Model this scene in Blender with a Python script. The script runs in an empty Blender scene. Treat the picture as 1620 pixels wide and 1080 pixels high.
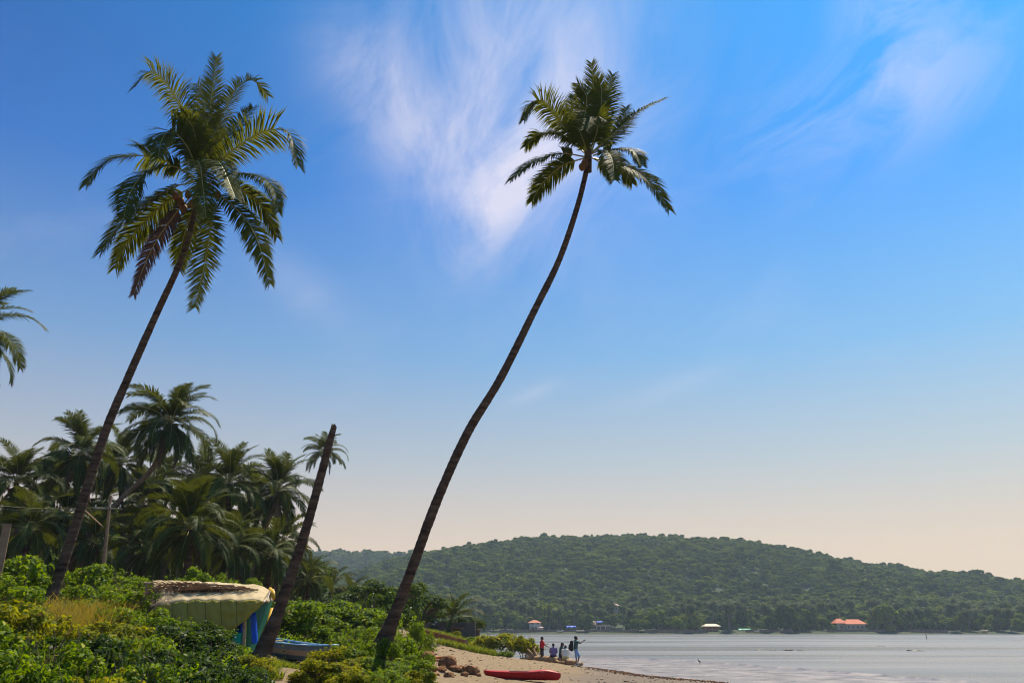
import bpy, bmesh, math, random
import numpy as np
from mathutils import Vector, Matrix, noise as mnoise

# ------------------------------------------------------------------ camera
scene = bpy.context.scene
COL = scene.collection
CAM_Z, F_PX, PITCH = 2.6, 1300.0, math.radians(19.25)
cam_data = bpy.data.cameras.new('camera')
cam_data.sensor_width = 36.0
cam_data.lens = 36.0 * F_PX / 1620.0
cam_data.clip_start, cam_data.clip_end = 0.1, 20000.0
cam = bpy.data.objects.new('camera', cam_data)
cam.location = (0, 0, CAM_Z)
cam.rotation_euler = (math.pi / 2 + PITCH, 0, 0)
COL.objects.link(cam)
scene.camera = cam

def ray(px, py):
    a, b = (px - 810.0) / F_PX, (540.0 - py) / F_PX
    return Vector((a, math.cos(PITCH) - b * math.sin(PITCH), math.sin(PITCH) + b * math.cos(PITCH)))

def P(px, py, Y):
    """the place, Y metres ahead, that is seen in the direction of photo pixel px, py"""
    d = ray(px, py)
    return Vector((0, 0, CAM_Z)) + d * (Y / d.y)

# ------------------------------------------------------------------ sky and sun
SUN_EL, SUN_AZ = math.radians(60), math.radians(26)     # azimuth measured from straight ahead towards the right
world = bpy.data.worlds.new('World')
scene.world = world
world.use_nodes = True

class G:
    """small node-graph helper"""
    def __init__(self, tree):
        self.t = tree; self.n = tree.nodes; self.l = tree.links
    def new(self, typ, **kw):
        nd = self.n.new(typ)
        for k, v in kw.items(): setattr(nd, k, v)
        return nd
    def put(self, sock, v):
        if hasattr(v, 'is_output') or isinstance(v, bpy.types.NodeSocket): self.l.new(v, sock)
        else: sock.default_value = v
    def m(self, op, a, b=0.0, c=0.0, clamp=False):
        nd = self.new('ShaderNodeMath', operation=op); nd.use_clamp = clamp
        self.put(nd.inputs[0], a); self.put(nd.inputs[1], b); self.put(nd.inputs[2], c)
        return nd.outputs[0]
    def mix(self, fac, a, b, mode='MIX'):
        nd = self.new('ShaderNodeMix', data_type='RGBA', blend_type=mode)
        self.put(nd.inputs[0], fac); self.put(nd.inputs[6], a); self.put(nd.inputs[7], b)
        return nd.outputs[2]
    def ramp(self, fac, stops, interp='LINEAR'):
        nd = self.new('ShaderNodeValToRGB'); cr = nd.color_ramp; cr.interpolation = interp
        while len(cr.elements) < len(stops): cr.elements.new(0.5)
        for e, (p, c) in zip(cr.elements, stops):
            e.position = p; e.color = c if len(c) == 4 else (*c, 1)
        self.put(nd.inputs[0], fac)
        return nd.outputs[0]
    def noise(self, vec, scale, detail=3, rough=0.55, dist=0.0):
        nd = self.new('ShaderNodeTexNoise')
        if vec is not None: self.l.new(vec, nd.inputs['Vector'])
        nd.inputs['Scale'].default_value = scale; nd.inputs['Detail'].default_value = detail
        nd.inputs['Roughness'].default_value = rough; nd.inputs['Distortion'].default_value = dist
        return nd.outputs['Fac']

def lin(r, g, b):
    f = lambda c: ((c / 255 + 0.055) / 1.055) ** 2.4 if c > 10 else c / 255 / 12.92
    return (f(r), f(g), f(b), 1)

def build_world():
    g = G(world.node_tree); g.n.clear()
    out = g.new('ShaderNodeOutputWorld'); bg = g.new('ShaderNodeBackground')
    sky = g.new('ShaderNodeTexSky', sky_type='NISHITA')
    sky.sun_disc = False; sky.sun_elevation = SUN_EL; sky.sun_rotation = SUN_AZ
    sky.air_density, sky.dust_density, sky.ozone_density = 1.0, 1.2, 2.0
    tc = g.new('ShaderNodeTexCoord'); sep = g.new('ShaderNodeSeparateXYZ')
    g.l.new(tc.outputs['Generated'], sep.inputs[0])
    x, y, z = sep.outputs
    el = g.m('ARCSINE', z)                       # radians
    az = g.m('ARCTAN2', x, y)                    # 0 ahead, + right
    eld = g.m('MULTIPLY', el, 1 / math.radians(90), clamp=True)
    haze_ramp = g.ramp(eld, [(0.0, lin(244, 204, 156)), (0.055, lin(232, 204, 172)), (0.12, lin(186, 198, 205)),
                             (0.20, lin(128, 184, 232)), (0.32, lin(60, 156, 246)), (0.46, lin(26, 158, 246)),
                             (0.7, lin(10, 105, 185)), (1.0, lin(8, 80, 150))])
    nis = g.mix(1.0, sky.outputs[0], (0.075, 0.075, 0.075, 1), 'MULTIPLY')
    base = g.mix(0.90, nis, haze_ramp)
    # the half of the sky away from the sun is a little deeper
    side = g.m('SINE', g.m('SUBTRACT', az, 0.25))
    side = g.m('MULTIPLY_ADD', side, 0.58, 1.0)
    sidec = g.new('ShaderNodeCombineXYZ')
    g.put(sidec.inputs[0], g.m('MULTIPLY_ADD', g.m('SUBTRACT', side, 1.0), 0.8, 1.0)); g.put(sidec.inputs[1], g.m('MULTIPLY_ADD', g.m('SUBTRACT', side, 1.0), 1.22, 1.0)); g.put(sidec.inputs[2], side)
    # the tint fades towards the horizon
    k = g.m('MULTIPLY', eld, 2.6, clamp=True)
    tint = g.mix(k, (1, 1, 1, 1), sidec.outputs[0])
    base = g.mix(1.0, base, tint, 'MULTIPLY')
    # cirrus: noise stretched along the wind, in az / el space
    cmb = g.new('ShaderNodeCombineXYZ'); g.put(cmb.inputs[0], az); g.put(cmb.inputs[1], el)
    def streaks(rot, sx, sy, scale, dist, seed):
        m0 = g.new('ShaderNodeMapping'); m0.inputs['Rotation'].default_value = (0, 0, -rot); g.l.new(cmb.outputs[0], m0.inputs[0])
        mp = g.new('ShaderNodeMapping'); mp.inputs['Scale'].default_value = (sx, sy, 1); mp.inputs['Location'].default_value = (seed, seed * .7, 0)
        g.l.new(m0.outputs[0], mp.inputs[0])
        return g.noise(mp.outputs[0], scale, 9, 0.62, dist)
    n1 = streaks(0.95, 0.62, 1.0, 6.5, 0.9, 3.1)
    n2 = streaks(0.42, 0.55, 1.3, 10.0, 0.9, 8.7)
    n3 = streaks(0.3, 0.5, 1.3, 5.0, 0.6, 1.7)
    def blob(p0, p1, width, power=1.0):
        """soft elongated bank of cirrus between two directions of the sky"""
        d0, d1 = ray(*p0).normalized(), ray(*p1).normalized()
        a0, e0, a1, e1 = math.atan2(d0.x, d0.y), math.asin(d0.z), math.atan2(d1.x, d1.y), math.asin(d1.z)
        L = math.hypot(a1 - a0, e1 - e0); ux, uy = (a1 - a0) / L, (e1 - e0) / L
        ca, ce = (a0 + a1) / 2, (e0 + e1) / 2
        da, de = g.m('SUBTRACT', az, ca), g.m('SUBTRACT', el, ce)
        al = g.m('DIVIDE', g.m('ADD', g.m('MULTIPLY', da, ux), g.m('MULTIPLY', de, uy)), L / 2)
        ac = g.m('DIVIDE', g.m('SUBTRACT', g.m('MULTIPLY', de, ux), g.m('MULTIPLY', da, uy)), width)
        r2 = g.m('ADD', g.m('MULTIPLY', al, al), g.m('MULTIPLY', ac, ac))
        return g.m('MULTIPLY', g.m('EXPONENT', g.m('MULTIPLY', r2, -1.1)), power)
    c1 = g.m('ADD', blob((950, -80), (710, 340), 0.18, 0.80), blob((880, 200), (725, 400), 0.04, 0.6))
    c1 = g.m('ADD', c1, blob((520, 40), (740, 280), 0.06, 0.5))
    c1 = g.m('MULTIPLY', c1, g.m('MULTIPLY_ADD', g.m('SUBTRACT', n1, 0.47), 3.2, 0.46, clamp=True))
    c2 = g.m('ADD', blob((1180, 240), (1600, 60), 0.06, 0.48), blob((1330, 40), (1500, -40), 0.06, 0.35))
    c2 = g.m('MULTIPLY', c2, g.m('MULTIPLY_ADD', g.m('SUBTRACT', n2, 0.47), 4.0, 0.30, clamp=True))
    c3 = g.m('ADD', blob((800, 640), (880, 605), 0.008, 0.35), blob((980, 640), (1150, 580), 0.014, 0.25))
    c3 = g.m('ADD', c3, blob((400, 400), (560, 520), 0.03, 0.3))
    c4 = g.m('MULTIPLY', g.m('MULTIPLY', g.m('SUBTRACT', n3, 0.56, clamp=True), 0.6), g.m('MULTIPLY', eld, 3.0, clamp=True))
    cl = g.m('ADD', g.m('ADD', c1, c2), g.m('ADD', g.m('MULTIPLY', c3, n2), c4), clamp=True)
    col = g.mix(g.m('MULTIPLY', cl, 0.78), base, lin(240, 233, 243))
    g.l.new(col, bg.inputs[0]); bg.inputs[1].default_value = 0.57
    g.l.new(bg.outputs[0], out.inputs[0])
build_world()

sun_data = bpy.data.lights.new('sun', 'SUN')
sun_data.energy, sun_data.angle, sun_data.color = 5.0, math.radians(0.55), (1.0, 0.89, 0.68)
sun = bpy.data.objects.new('sun', sun_data)
sdir = Vector((math.sin(SUN_AZ) * math.cos(SUN_EL), math.cos(SUN_AZ) * math.cos(SUN_EL), math.sin(SUN_EL)))
sun.rotation_euler = (-sdir).to_track_quat('-Z', 'Y').to_euler()
COL.objects.link(sun)

vs = scene.view_settings
vs.view_transform, vs.look, vs.exposure, vs.gamma = 'Standard', 'None', 0.86, 1.0
vs.use_curve_mapping = False
scene.render.engine = 'CYCLES'
cy = scene.cycles
cy.max_bounces, cy.diffuse_bounces, cy.glossy_bounces, cy.transmission_bounces, cy.volume_bounces = 5, 2, 2, 3, 0
cy.transparent_max_bounces = 6
cy.caustics_reflective = cy.caustics_refractive = False
cy.use_denoising = True
cy.denoising_prefilter = 'ACCURATE'
cy.filter_width = 1.1
cy.sample_clamp_indirect = 6.0

# ------------------------------------------------------------------ helpers
rnd = random.Random(7)
def U(a, b): return rnd.uniform(a, b)

def mesh(name, verts, faces, mats, smooth=False, midx=None):
    me = bpy.data.meshes.new(name)
    me.from_pydata([tuple(v) for v in verts], [], [tuple(f) for f in faces])
    for m in (mats if isinstance(mats, (list, tuple)) else [mats]): me.materials.append(m)
    if midx: me.polygons.foreach_set('material_index', midx)
    if smooth: me.polygons.foreach_set('use_smooth', [True] * len(me.polygons))
    me.update()
    return me

def obj(name, me, parent=None, loc=None, label=None, cat=None, group=None, kind=None, rot=None, scale=None):
    o = bpy.data.objects.new(name, me); COL.objects.link(o)
    if parent is not None: o.parent = parent
    if loc is not None: o.location = loc
    if rot is not None: o.rotation_euler = rot
    if scale is not None: o.scale = (scale,) * 3 if isinstance(scale, (int, float)) else scale
    if label: o['label'] = label
    if cat: o['category'] = cat
    if group: o['group'] = group
    if kind: o['kind'] = kind
    return o

def empty(name, loc, label, cat, group=None, rz=0.0):
    o = obj(name, None, None, loc, label, cat, group)
    o.rotation_euler = (0, 0, rz); o.empty_display_size = 0.2
    return o

class MB:
    def __init__(self): self.v = []; self.f = []; self.mi = []; self.cur = 0
    def add(self, vs_, fs):
        b = len(self.v); self.v.extend(vs_)
        for f in fs: self.f.append([i + b for i in f]); self.mi.append(self.cur)
    def box(self, c, s, rz=0.0, rot=None):
        R = rot if rot is not None else Matrix.Rotation(rz, 3, 'Z')
        c = Vector(c)
        pts = [c + R @ Vector((sx * s[0] / 2, sy * s[1] / 2, sz * s[2] / 2)) for sx in (-1, 1) for sy in (-1, 1) for sz in (-1, 1)]
        self.add(pts, [(0, 1, 3, 2), (4, 6, 7, 5), (0, 4, 5, 1), (2, 3, 7, 6), (0, 2, 6, 4), (1, 5, 7, 3)])
    def rings(self, rings, cap=True):
        n = len(rings[0]); b = [p for r in rings for p in r]; fs = []
        for i in range(len(rings) - 1):
            for j in range(n):
                k = (j + 1) % n
                fs.append((i * n + j, i * n + k, (i + 1) * n + k, (i + 1) * n + j))
        if cap:
            fs.append(tuple(range(n - 1, -1, -1))); fs.append(tuple((len(rings) - 1) * n + j for j in range(n)))
        self.add(b, fs)
    def tube(self, pts, radii, n=8, cap=True, jitter=0.0):
        pts = [Vector(p) for p in pts]
        if isinstance(radii, (int, float)): radii = [radii] * len(pts)
        t0 = (pts[1] - pts[0]).normalized()
        up = Vector((0, 1, 0)) if abs(t0.y) < 0.9 else Vector((1, 0, 0))
        side = t0.cross(up).normalized()
        rs = []
        for i, p in enumerate(pts):
            t = (pts[min(i + 1, len(pts) - 1)] - pts[max(i - 1, 0)]).normalized()
            side = (side - t * side.dot(t)).normalized(); nn = t.cross(side)
            rs.append([p + (side * math.cos(2 * math.pi * j / n) + nn * math.sin(2 * math.pi * j / n)) * radii[i] * (1 + U(-jitter, jitter)) for j in range(n)])
        self.rings(rs, cap)
    def ball(self, c, r, nu=10, nv=7, lump=0.0, seed=0.0):
        c = Vector(c); r = Vector((r, r, r)) if isinstance(r, (int, float)) else Vector(r)
        vs_ = []; fs = []
        for i in range(nv + 1):
            th = math.pi * i / nv
            for j in range(nu):
                ph = 2 * math.pi * j / nu
                d = Vector((math.sin(th) * math.cos(ph), math.sin(th) * math.sin(ph), math.cos(th)))
                k = 1 + (lump * mnoise.noise(d * 1.7 + Vector((seed, seed * 2, 0))) if lump else 0)
                vs_.append(c + Vector((d.x * r.x, d.y * r.y, d.z * r.z)) * k)
        for i in range(nv):
            for j in range(nu):
                k = (j + 1) % nu
                if i == 0: fs.append((j, nu + j, nu + k))
                elif i == nv - 1: fs.append((i * nu + j, (i + 1) * nu + j, i * nu + k))
                else: fs.append((i * nu + j, (i + 1) * nu + j, (i + 1) * nu + k, i * nu + k))
        self.add(vs_, fs)
    def grid(self, rows):
        n = len(rows[0]); vs_ = [p for r in rows for p in r]
        self.add(vs_, [(i * n + j, i * n + j + 1, (i + 1) * n + j + 1, (i + 1) * n + j) for i in range(len(rows) - 1) for j in range(n - 1)])
    def shift(self, off):
        off = Vector(off); self.v = [Vector(p) - off for p in self.v]; return self
    def mesh(self, name, mats, smooth=False):
        return mesh(name, self.v, self.f, mats, smooth, self.mi if isinstance(mats, (list, tuple)) else None)
    def build(self, name, mats, parent=None, smooth=False, **kw):
        return obj(name, self.mesh(name, mats, smooth), parent, **kw)

def catmull(pts, per=10):
    pts = [Vector(p) for p in pts]
    q = [2 * pts[0] - pts[1]] + pts + [2 * pts[-1] - pts[-2]]
    out = []
    for i in range(1, len(q) - 2):
        for k in range(per):
            t = k / per; a, b, c, d = q[i - 1], q[i], q[i + 1], q[i + 2]
            out.append(0.5 * ((2 * b) + (c - a) * t + (2 * a - 5 * b + 4 * c - d) * t * t + (3 * b - a - 3 * c + d) * t ** 3))
    out.append(pts[-1]); return out

def resample(pts, n):
    d = [0.0]
    for a, b in zip(pts, pts[1:]): d.append(d[-1] + (b - a).length)
    out = []; j = 0
    for i in range(n):
        s = d[-1] * i / (n - 1)
        while j < len(pts) - 2 and d[j + 1] < s: j += 1
        t = (s - d[j]) / max(d[j + 1] - d[j], 1e-9)
        out.append(pts[j].lerp(pts[j + 1], t))
    return out, d[-1]

# ------------------------------------------------------------------ materials
def pm(name, c1, c2=None, scale=3.0, rough=0.8, bump=0.0, bscale=20.0, trans=None, tfac=0.4, island=False, objrand=0.0, spec=0.3, coords='Object', stretch=None, c3=None, metal=0.0, big=None):
    m = bpy.data.materials.new(name); m.use_nodes = True
    g = G(m.node_tree); bs = g.n['Principled BSDF']; out = g.n['Material Output']
    bs.inputs['Roughness'].default_value = rough; bs.inputs['Specular IOR Level'].default_value = spec
    bs.inputs['Metallic'].default_value = metal
    tc = g.new('ShaderNodeTexCoord'); vec = tc.outputs[coords] if coords != 'World' else g.new('ShaderNodeNewGeometry').outputs['Position']
    if stretch:
        mp = g.new('ShaderNodeMapping'); mp.inputs['Scale'].default_value = stretch; g.l.new(vec, mp.inputs[0]); vec = mp.outputs[0]
    c1 = (*c1, 1); c2 = (*c2, 1) if c2 else c1
    if island:
        ge = g.new('ShaderNodeNewGeometry'); fac = ge.outputs['Random Per Island']
        fac = g.m('MULTIPLY_ADD', g.m('SUBTRACT', g.noise(vec, scale, 2), 0.5), 0.9, fac, clamp=True)
    else:
        nf = g.noise(vec, scale, 5, 0.6)
        fac = g.m('MULTIPLY_ADD', g.m('SUBTRACT', nf, 0.5), 2.4, 0.5, clamp=True)
    if c3: col = g.ramp(fac, [(0.0, c1), (0.78, c2), (0.95, (*c3, 1)), (1.0, (0.16, 0.085, 0.03))])
    else: col = g.mix(fac, c1, c2)
    if objrand:
        oi = g.new('ShaderNodeObjectInfo'); hs = g.new('ShaderNodeHueSaturation')
        g.put(hs.inputs['Hue'], g.m('MULTIPLY_ADD', oi.outputs['Random'], -0.05 * objrand, 0.5 + 0.02 * objrand))
        g.put(hs.inputs['Value'], g.m('MULTIPLY_ADD', oi.outputs['Random'], objrand, 1 - objrand * 0.45)); g.l.new(col, hs.inputs['Color']); col = hs.outputs[0]
    if big:
        wp = g.new('ShaderNodeNewGeometry').outputs['Position']
        nb = g.m('MULTIPLY_ADD', g.m('SUBTRACT', g.noise(wp, big[0], 3), 0.5), 3.0, 0.5, clamp=True)
        col = g.mix(nb, col, g.mix(1.0, col, (*big[1], 1), 'MULTIPLY'))
    g.l.new(col, bs.inputs['Base Color'])
    if bump:
        bp = g.new('ShaderNodeBump'); bp.inputs['Strength'].default_value = bump; bp.inputs['Distance'].default_value = 0.03
        g.l.new(g.noise(vec, bscale, 4), bp.inputs['Height']); g.l.new(bp.outputs[0], bs.inputs['Normal'])
    if trans:
        tr = g.new('ShaderNodeBsdfTranslucent'); mx = g.new('ShaderNodeMixShader'); mx.inputs[0].default_value = tfac
        g.l.new(g.mix(fac, (*trans, 1), tuple(min(1, t * 0.7) for t in trans) + (1,)), tr.inputs[0])
        g.l.new(bs.outputs[0], mx.inputs[1]); g.l.new(tr.outputs[0], mx.inputs[2]); g.l.new(mx.outputs[0], out.inputs[0])
    return m

M = {}
M['palm_leaf'] = pm('palm_leaf', (0.014, 0.030, 0.003), (0.045, 0.066, 0.005), 0.8, 0.6, trans=(0.25, 0.26, 0.008), tfac=0.26, island=True, spec=0.04)
M['palm_leaf_grove'] = pm('palm_leaf_grove', (0.009, 0.022, 0.002), (0.040, 0.060, 0.005), 0.6, 0.6, trans=(0.20, 0.23, 0.008), tfac=0.20, island=True, spec=0.10, objrand=0.5)
M['palm_leaf_dry'] = pm('palm_leaf_dry', (0.07, 0.05, 0.04), (0.18, 0.12, 0.075), 1.5, 0.8, trans=(0.2, 0.1, 0.05), tfac=0.15, island=True)
M['palm_leaf_wither'] = pm('palm_leaf_withered', (0.035, 0.024, 0.024), (0.085, 0.055, 0.05), 1.5, 0.8, trans=(0.14, 0.07, 0.05), tfac=0.2, island=True)
M['rachis'] = pm('rachis', (0.16, 0.17, 0.04), (0.26, 0.22, 0.07), 4, 0.5)
M['trunk'] = pm('palm_bark', (0.022, 0.013, 0.009), (0.125, 0.078, 0.052), 1.6, 0.95, 1.0, 9, stretch=(1, 1, 4.5), spec=0.08)
M['trunk_pale'] = pm('palm_bark_pale', (0.09, 0.062, 0.042), (0.22, 0.16, 0.11), 5, 0.95, 0.7, 30, spec=0.1)
M['coconut'] = pm('coconut_husk', (0.15, 0.045, 0.012), (0.10, 0.07, 0.02), 6, 0.7)
M['shrub'] = pm('shrub_leaf', (0.018, 0.046, 0.0012), (0.072, 0.130, 0.002), 1.2, 0.6, trans=(0.30, 0.44, 0.002), tfac=0.32, island=True, objrand=0.3, spec=0.10, c3=(0.30, 0.26, 0.02))
M['shrub_yellow'] = pm('shrub_leaf_yellow', (0.045, 0.075, 0.003), (0.14, 0.155, 0.006), 1.2, 0.6, trans=(0.44, 0.42, 0.005), tfac=0.36, island=True, objrand=0.2, spec=0.06, c3=(0.36, 0.24, 0.02))
M['shrub_dark'] = pm('shrub_leaf_dark', (0.008, 0.024, 0.002), (0.034, 0.070, 0.003), 1.2, 0.5, trans=(0.12, 0.20, 0.004), tfac=0.28, island=True, objrand=0.3, spec=0.12)
M['tree_leaf'] = pm('tree_leaf', (0.012, 0.030, 0.003), (0.040, 0.072, 0.007), 0.6, 0.6, trans=(0.12, 0.18, 0.01), tfac=0.30, island=True, objrand=0.3, spec=0.08)
M['stem'] = pm('stem_bark', (0.06, 0.04, 0.025), (0.12, 0.085, 0.05), 8, 0.9)
M['dry_grass'] = pm('dry_grass', (0.26, 0.17, 0.02), (0.12, 0.15, 0.01), 0.5, 0.8, trans=(0.36, 0.25, 0.02), tfac=0.4, island=True)
M['green_grass'] = pm('green_grass', (0.10, 0.15, 0.008), (0.20, 0.21, 0.015), 0.5, 0.8, trans=(0.28, 0.32, 0.01), tfac=0.4, island=True)
M['far_leaf'] = pm('far_leaf', (0.018, 0.048, 0.005), (0.066, 0.112, 0.010), 0.05, 0.85, trans=(0.17, 0.20, 0.010), tfac=0.28, island=True, objrand=1.1, spec=0.03, big=(0.02, (1.9, 1.5, 0.7)))
M['far_palm'] = pm('far_palm_leaf', (0.018, 0.038, 0.008), (0.065, 0.085, 0.02), 0.3, 0.65, trans=(0.10, 0.12, 0.01), tfac=0.2, island=True, objrand=0.4, spec=0.08)
M['hill_soil'] = pm('hill_soil', (0.015, 0.028, 0.008), (0.035, 0.042, 0.014), 0.03, 0.95, coords='World')
M['scar_soil'] = pm('bare_hill_soil', (0.24, 0.13, 0.07), (0.34, 0.22, 0.12), 0.1, 0.95, coords='World')
M['red'] = pm('kayak_red', (0.36, 0.006, 0.008), (0.28, 0.007, 0.009), 3, 0.42, 0.02, 40, spec=0.2)
M['laterite'] = pm('laterite', (0.17, 0.06, 0.03), (0.36, 0.17, 0.08), 5, 0.95, 1.0, 18, spec=0.1)
M['rock'] = pm('dark_rock', (0.05, 0.028, 0.018), (0.30, 0.14, 0.06), 4, 0.95, 1.0, 14, spec=0.1)
M['wet_rock'] = pm('wet_rock', (0.02, 0.016, 0.014), (0.05, 0.04, 0.034), 4, 0.5)
M['driftwood'] = pm('driftwood', (0.22, 0.13, 0.065), (0.46, 0.30, 0.16), 4, 0.9, 0.8, 25, stretch=(1, 1, 1), spec=0.1)
M['wood'] = pm('weathered_wood', (0.22, 0.13, 0.07), (0.36, 0.24, 0.14), 6, 0.9, 0.5, 30)
M['tarp'] = pm('cream_tarpaulin', (0.36, 0.27, 0.14), (0.62, 0.50, 0.31), 2.2, 0.7, 0.3, 9, trans=(0.50, 0.42, 0.04), tfac=0.30, spec=0.15)
M['curtain'] = pm('shaded_backlit_tarpaulin', (0.32, 0.31, 0.09), (0.44, 0.36, 0.07), 2, 0.7, 0.25, 9, trans=(0.75, 0.60, 0.02), tfac=0.48, spec=0.1)  # shade and backlit glow of the hanging side put into the curtain's colours
M['seam'] = pm('seam_tape', (0.12, 0.12, 0.03), (0.17, 0.15, 0.03), 4, 0.8)
M['green_sheet'] = pm('green_sheet', (0.006, 0.10, 0.05), (0.012, 0.14, 0.07), 3, 0.6, 0.3, 10, trans=(0.01, 0.2, 0.08), tfac=0.3)
M['teal_bag'] = pm('teal_bag', (0.0, 0.26, 0.15), (0.01, 0.36, 0.22), 4, 0.5, 0.4, 12, trans=(0.0, 0.40, 0.2), tfac=0.3)
M['blue_sheet'] = pm('blue_sheet', (0.008, 0.06, 0.42), (0.015, 0.12, 0.60), 4, 0.55, 0.4, 12, trans=(0.0, 0.1, 0.6), tfac=0.25)
M['blue_pale'] = pm('pale_blue_sheet', (0.10, 0.20, 0.52), (0.22, 0.33, 0.66), 6, 0.6, 0.4, 12)
M['yellow'] = pm('yellow_sheet', (0.55, 0.32, 0.02), (0.65, 0.42, 0.05), 4, 0.5, trans=(0.6, 0.35, 0.02), tfac=0.3)
M['boat_blue'] = pm('boat_blue_paint', (0.10, 0.22, 0.36), (0.18, 0.32, 0.46), 3, 0.35, 0.1, 20)
M['boat_grey'] = pm('boat_grey_paint', (0.10, 0.14, 0.18), (0.17, 0.20, 0.23), 3, 0.5, 0.2, 20)
M['boat_tan'] = pm('boat_tan_band', (0.34, 0.22, 0.14), (0.42, 0.30, 0.2), 3, 0.5)
M['boat_dark'] = pm('boat_bottom', (0.06, 0.05, 0.045), (0.12, 0.09, 0.07), 3, 0.7)
M['concrete'] = pm('aged_concrete', (0.16, 0.095, 0.055), (0.28, 0.18, 0.11), 4, 0.95, 0.4, 20)
M['wall_grey'] = pm('dark_compound_wall', (0.07, 0.06, 0.055), (0.14, 0.115, 0.10), 1.5, 0.95, 0.4, 10)
M['wire'] = pm('wire', (0.13, 0.12, 0.07), None, 3, 0.5)
M['white_paint'] = pm('white_paint', (0.42, 0.40, 0.37), (0.34, 0.32, 0.30), 0.4, 0.8)
M['cream_paint'] = pm('cream_paint', (0.42, 0.33, 0.25), (0.34, 0.27, 0.2), 0.4, 0.8)
M['pink_paint'] = pm('pink_paint', (0.60, 0.36, 0.30), (0.50, 0.30, 0.26), 0.4, 0.8)
M['roof_red'] = pm('roof_red', (0.30, 0.10, 0.06), (0.38, 0.14, 0.08), 0.5, 0.85)
M['roof_orange'] = pm('roof_orange', (0.40, 0.095, 0.045), (0.48, 0.14, 0.07), 0.5, 0.8)
M['roof_pink'] = pm('roof_pink', (0.58, 0.40, 0.33), (0.5, 0.33, 0.27), 0.5, 0.85)
M['roof_cream'] = pm('roof_cream', (0.52, 0.42, 0.30), (0.44, 0.35, 0.26), 0.5, 0.7)
M['dark_glass'] = pm('dark_window', (0.02, 0.025, 0.03), None, 1, 0.15, spec=0.6)
M['seawall'] = pm('seawall_stone', (0.10, 0.06, 0.045), (0.20, 0.13, 0.10), 0.4, 0.95, 0.5, 2)
M['skin'] = pm('skin', (0.16, 0.075, 0.045), (0.13, 0.06, 0.035), 3, 0.55)
M['hair'] = pm('hair_black', (0.008, 0.007, 0.007), (0.016, 0.013, 0.012), 30, 0.5)
M['shirt_red'] = pm('shirt_red', (0.52, 0.012, 0.02), (0.44, 0.01, 0.015), 8, 0.85)
M['shirt_purple'] = pm('shirt_purple', (0.16, 0.09, 0.20), (0.26, 0.17, 0.30), 25, 0.85)
M['shirt_teal'] = pm('shirt_teal', (0.03, 0.07, 0.08), (0.05, 0.10, 0.10), 8, 0.85)
M['shirt_white'] = pm('shirt_white', (0.72, 0.64, 0.52), (0.66, 0.58, 0.47), 8, 0.85)
M['shirt_pink'] = pm('shirt_dull_pink', (0.30, 0.16, 0.17), (0.25, 0.13, 0.14), 8, 0.85)
M['cloth_dark'] = pm('cloth_dark', (0.02, 0.018, 0.025), (0.035, 0.03, 0.04), 8, 0.85)
M['cloth_yellow'] = pm('cloth_yellow', (0.58, 0.44, 0.14), (0.5, 0.38, 0.12), 8, 0.85)
M['denim'] = pm('cloth_blue', (0.16, 0.26, 0.42), (0.22, 0.33, 0.5), 8, 0.85)
M['bag_black'] = pm('bag_black', (0.012, 0.010, 0.014), (0.02, 0.018, 0.022), 8, 0.7)
M['phone'] = pm('phone_black', (0.01, 0.01, 0.012), None, 1, 0.2)
M['shoe'] = pm('shoe_pale', (0.6, 0.55, 0.5), None, 5, 0.7)

# ------------------------------------------------------------------ the near ground: a bank on the left falling to beach and tidal flat
SHORE = [(-60, 60), (0, 36), (20, 24), (30, 18), (44, 11.2), (52, 8.0), (60, 5.2), (75, 1.4), (100, -4), (150, -14), (250, -40), (400, -90), (600, -130)]
def shore_x(y): return float(np.interp(y, [s[0] for s in SHORE], [s[1] for s in SHORE]))

ctrl = []
for px, py, Y in [(825, 1075, 38), (700, 1079, 34), (760, 1062, 40), (700, 1042, 45), (660, 1017, 62), (730, 1019, 66), (800, 1040, 60), (860, 1047, 59),
                  (914, 1053, 56), (920, 1063, 48), (790, 1036, 66), (480, 1076, 26), (450, 1056, 28), (480, 1043, 31), (600, 1060, 27), (410, 1050, 22.5),
                  (72, 978, 27), (150, 1000, 24), (20, 965, 29), (250, 985, 29), (350, 1030, 25), (520, 1010, 36), (600, 1010, 42), (690, 1004, 72),
                  (960, 1074, 45), (640, 1078, 30)]:
    p = P(px, py, Y); ctrl.append((p.x, p.y, p.z))
for x, y, z in [(-3, 14, 0.75), (-9, 15, 0.95), (-14, 17, 1.2), (5, 14, 0.6), (0, 0, 1.0), (-15, 5, 1.2), (-30, 10, 2.0), (-40, 30, 3.6), (-30, 45, 3.4), (-15, 50, 2.8),
                (-22, 70, 2.8), (-45, 70, 3.2), (-10, 85, 2.0), (-30, 100, 2.4), (12, 0, 0.8), (4, 26, 0.55), (-60, 0, 3), (-60, 110, 3)]:
    ctrl.append((x, y, z))
for y in (0, 15, 28, 36, 44, 52, 60, 68, 76, 90, 110):
    x = shore_x(y); ctrl.append((x, y, 0.0)); ctrl.append((x + 8, y, -0.28)); ctrl.append((x + 25, y, -0.8))
    if y > 40: ctrl.append((x - 2.2, y, 0.16 if y < 58 else 0.25))
C = np.array(ctrl)
def _tps(d2): return 0.5 * d2 * np.log(np.maximum(d2, 1e-9))
n = len(C)
K = _tps(((C[:, None, :2] - C[None, :, :2]) ** 2).sum(-1)) + np.eye(n) * 0.6
Pm = np.hstack([np.ones((n, 1)), C[:, :2]])
A = np.block([[K, Pm], [Pm.T, np.zeros((3, 3))]])
W = np.linalg.solve(A, np.concatenate([C[:, 2], np.zeros(3)]))
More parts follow.
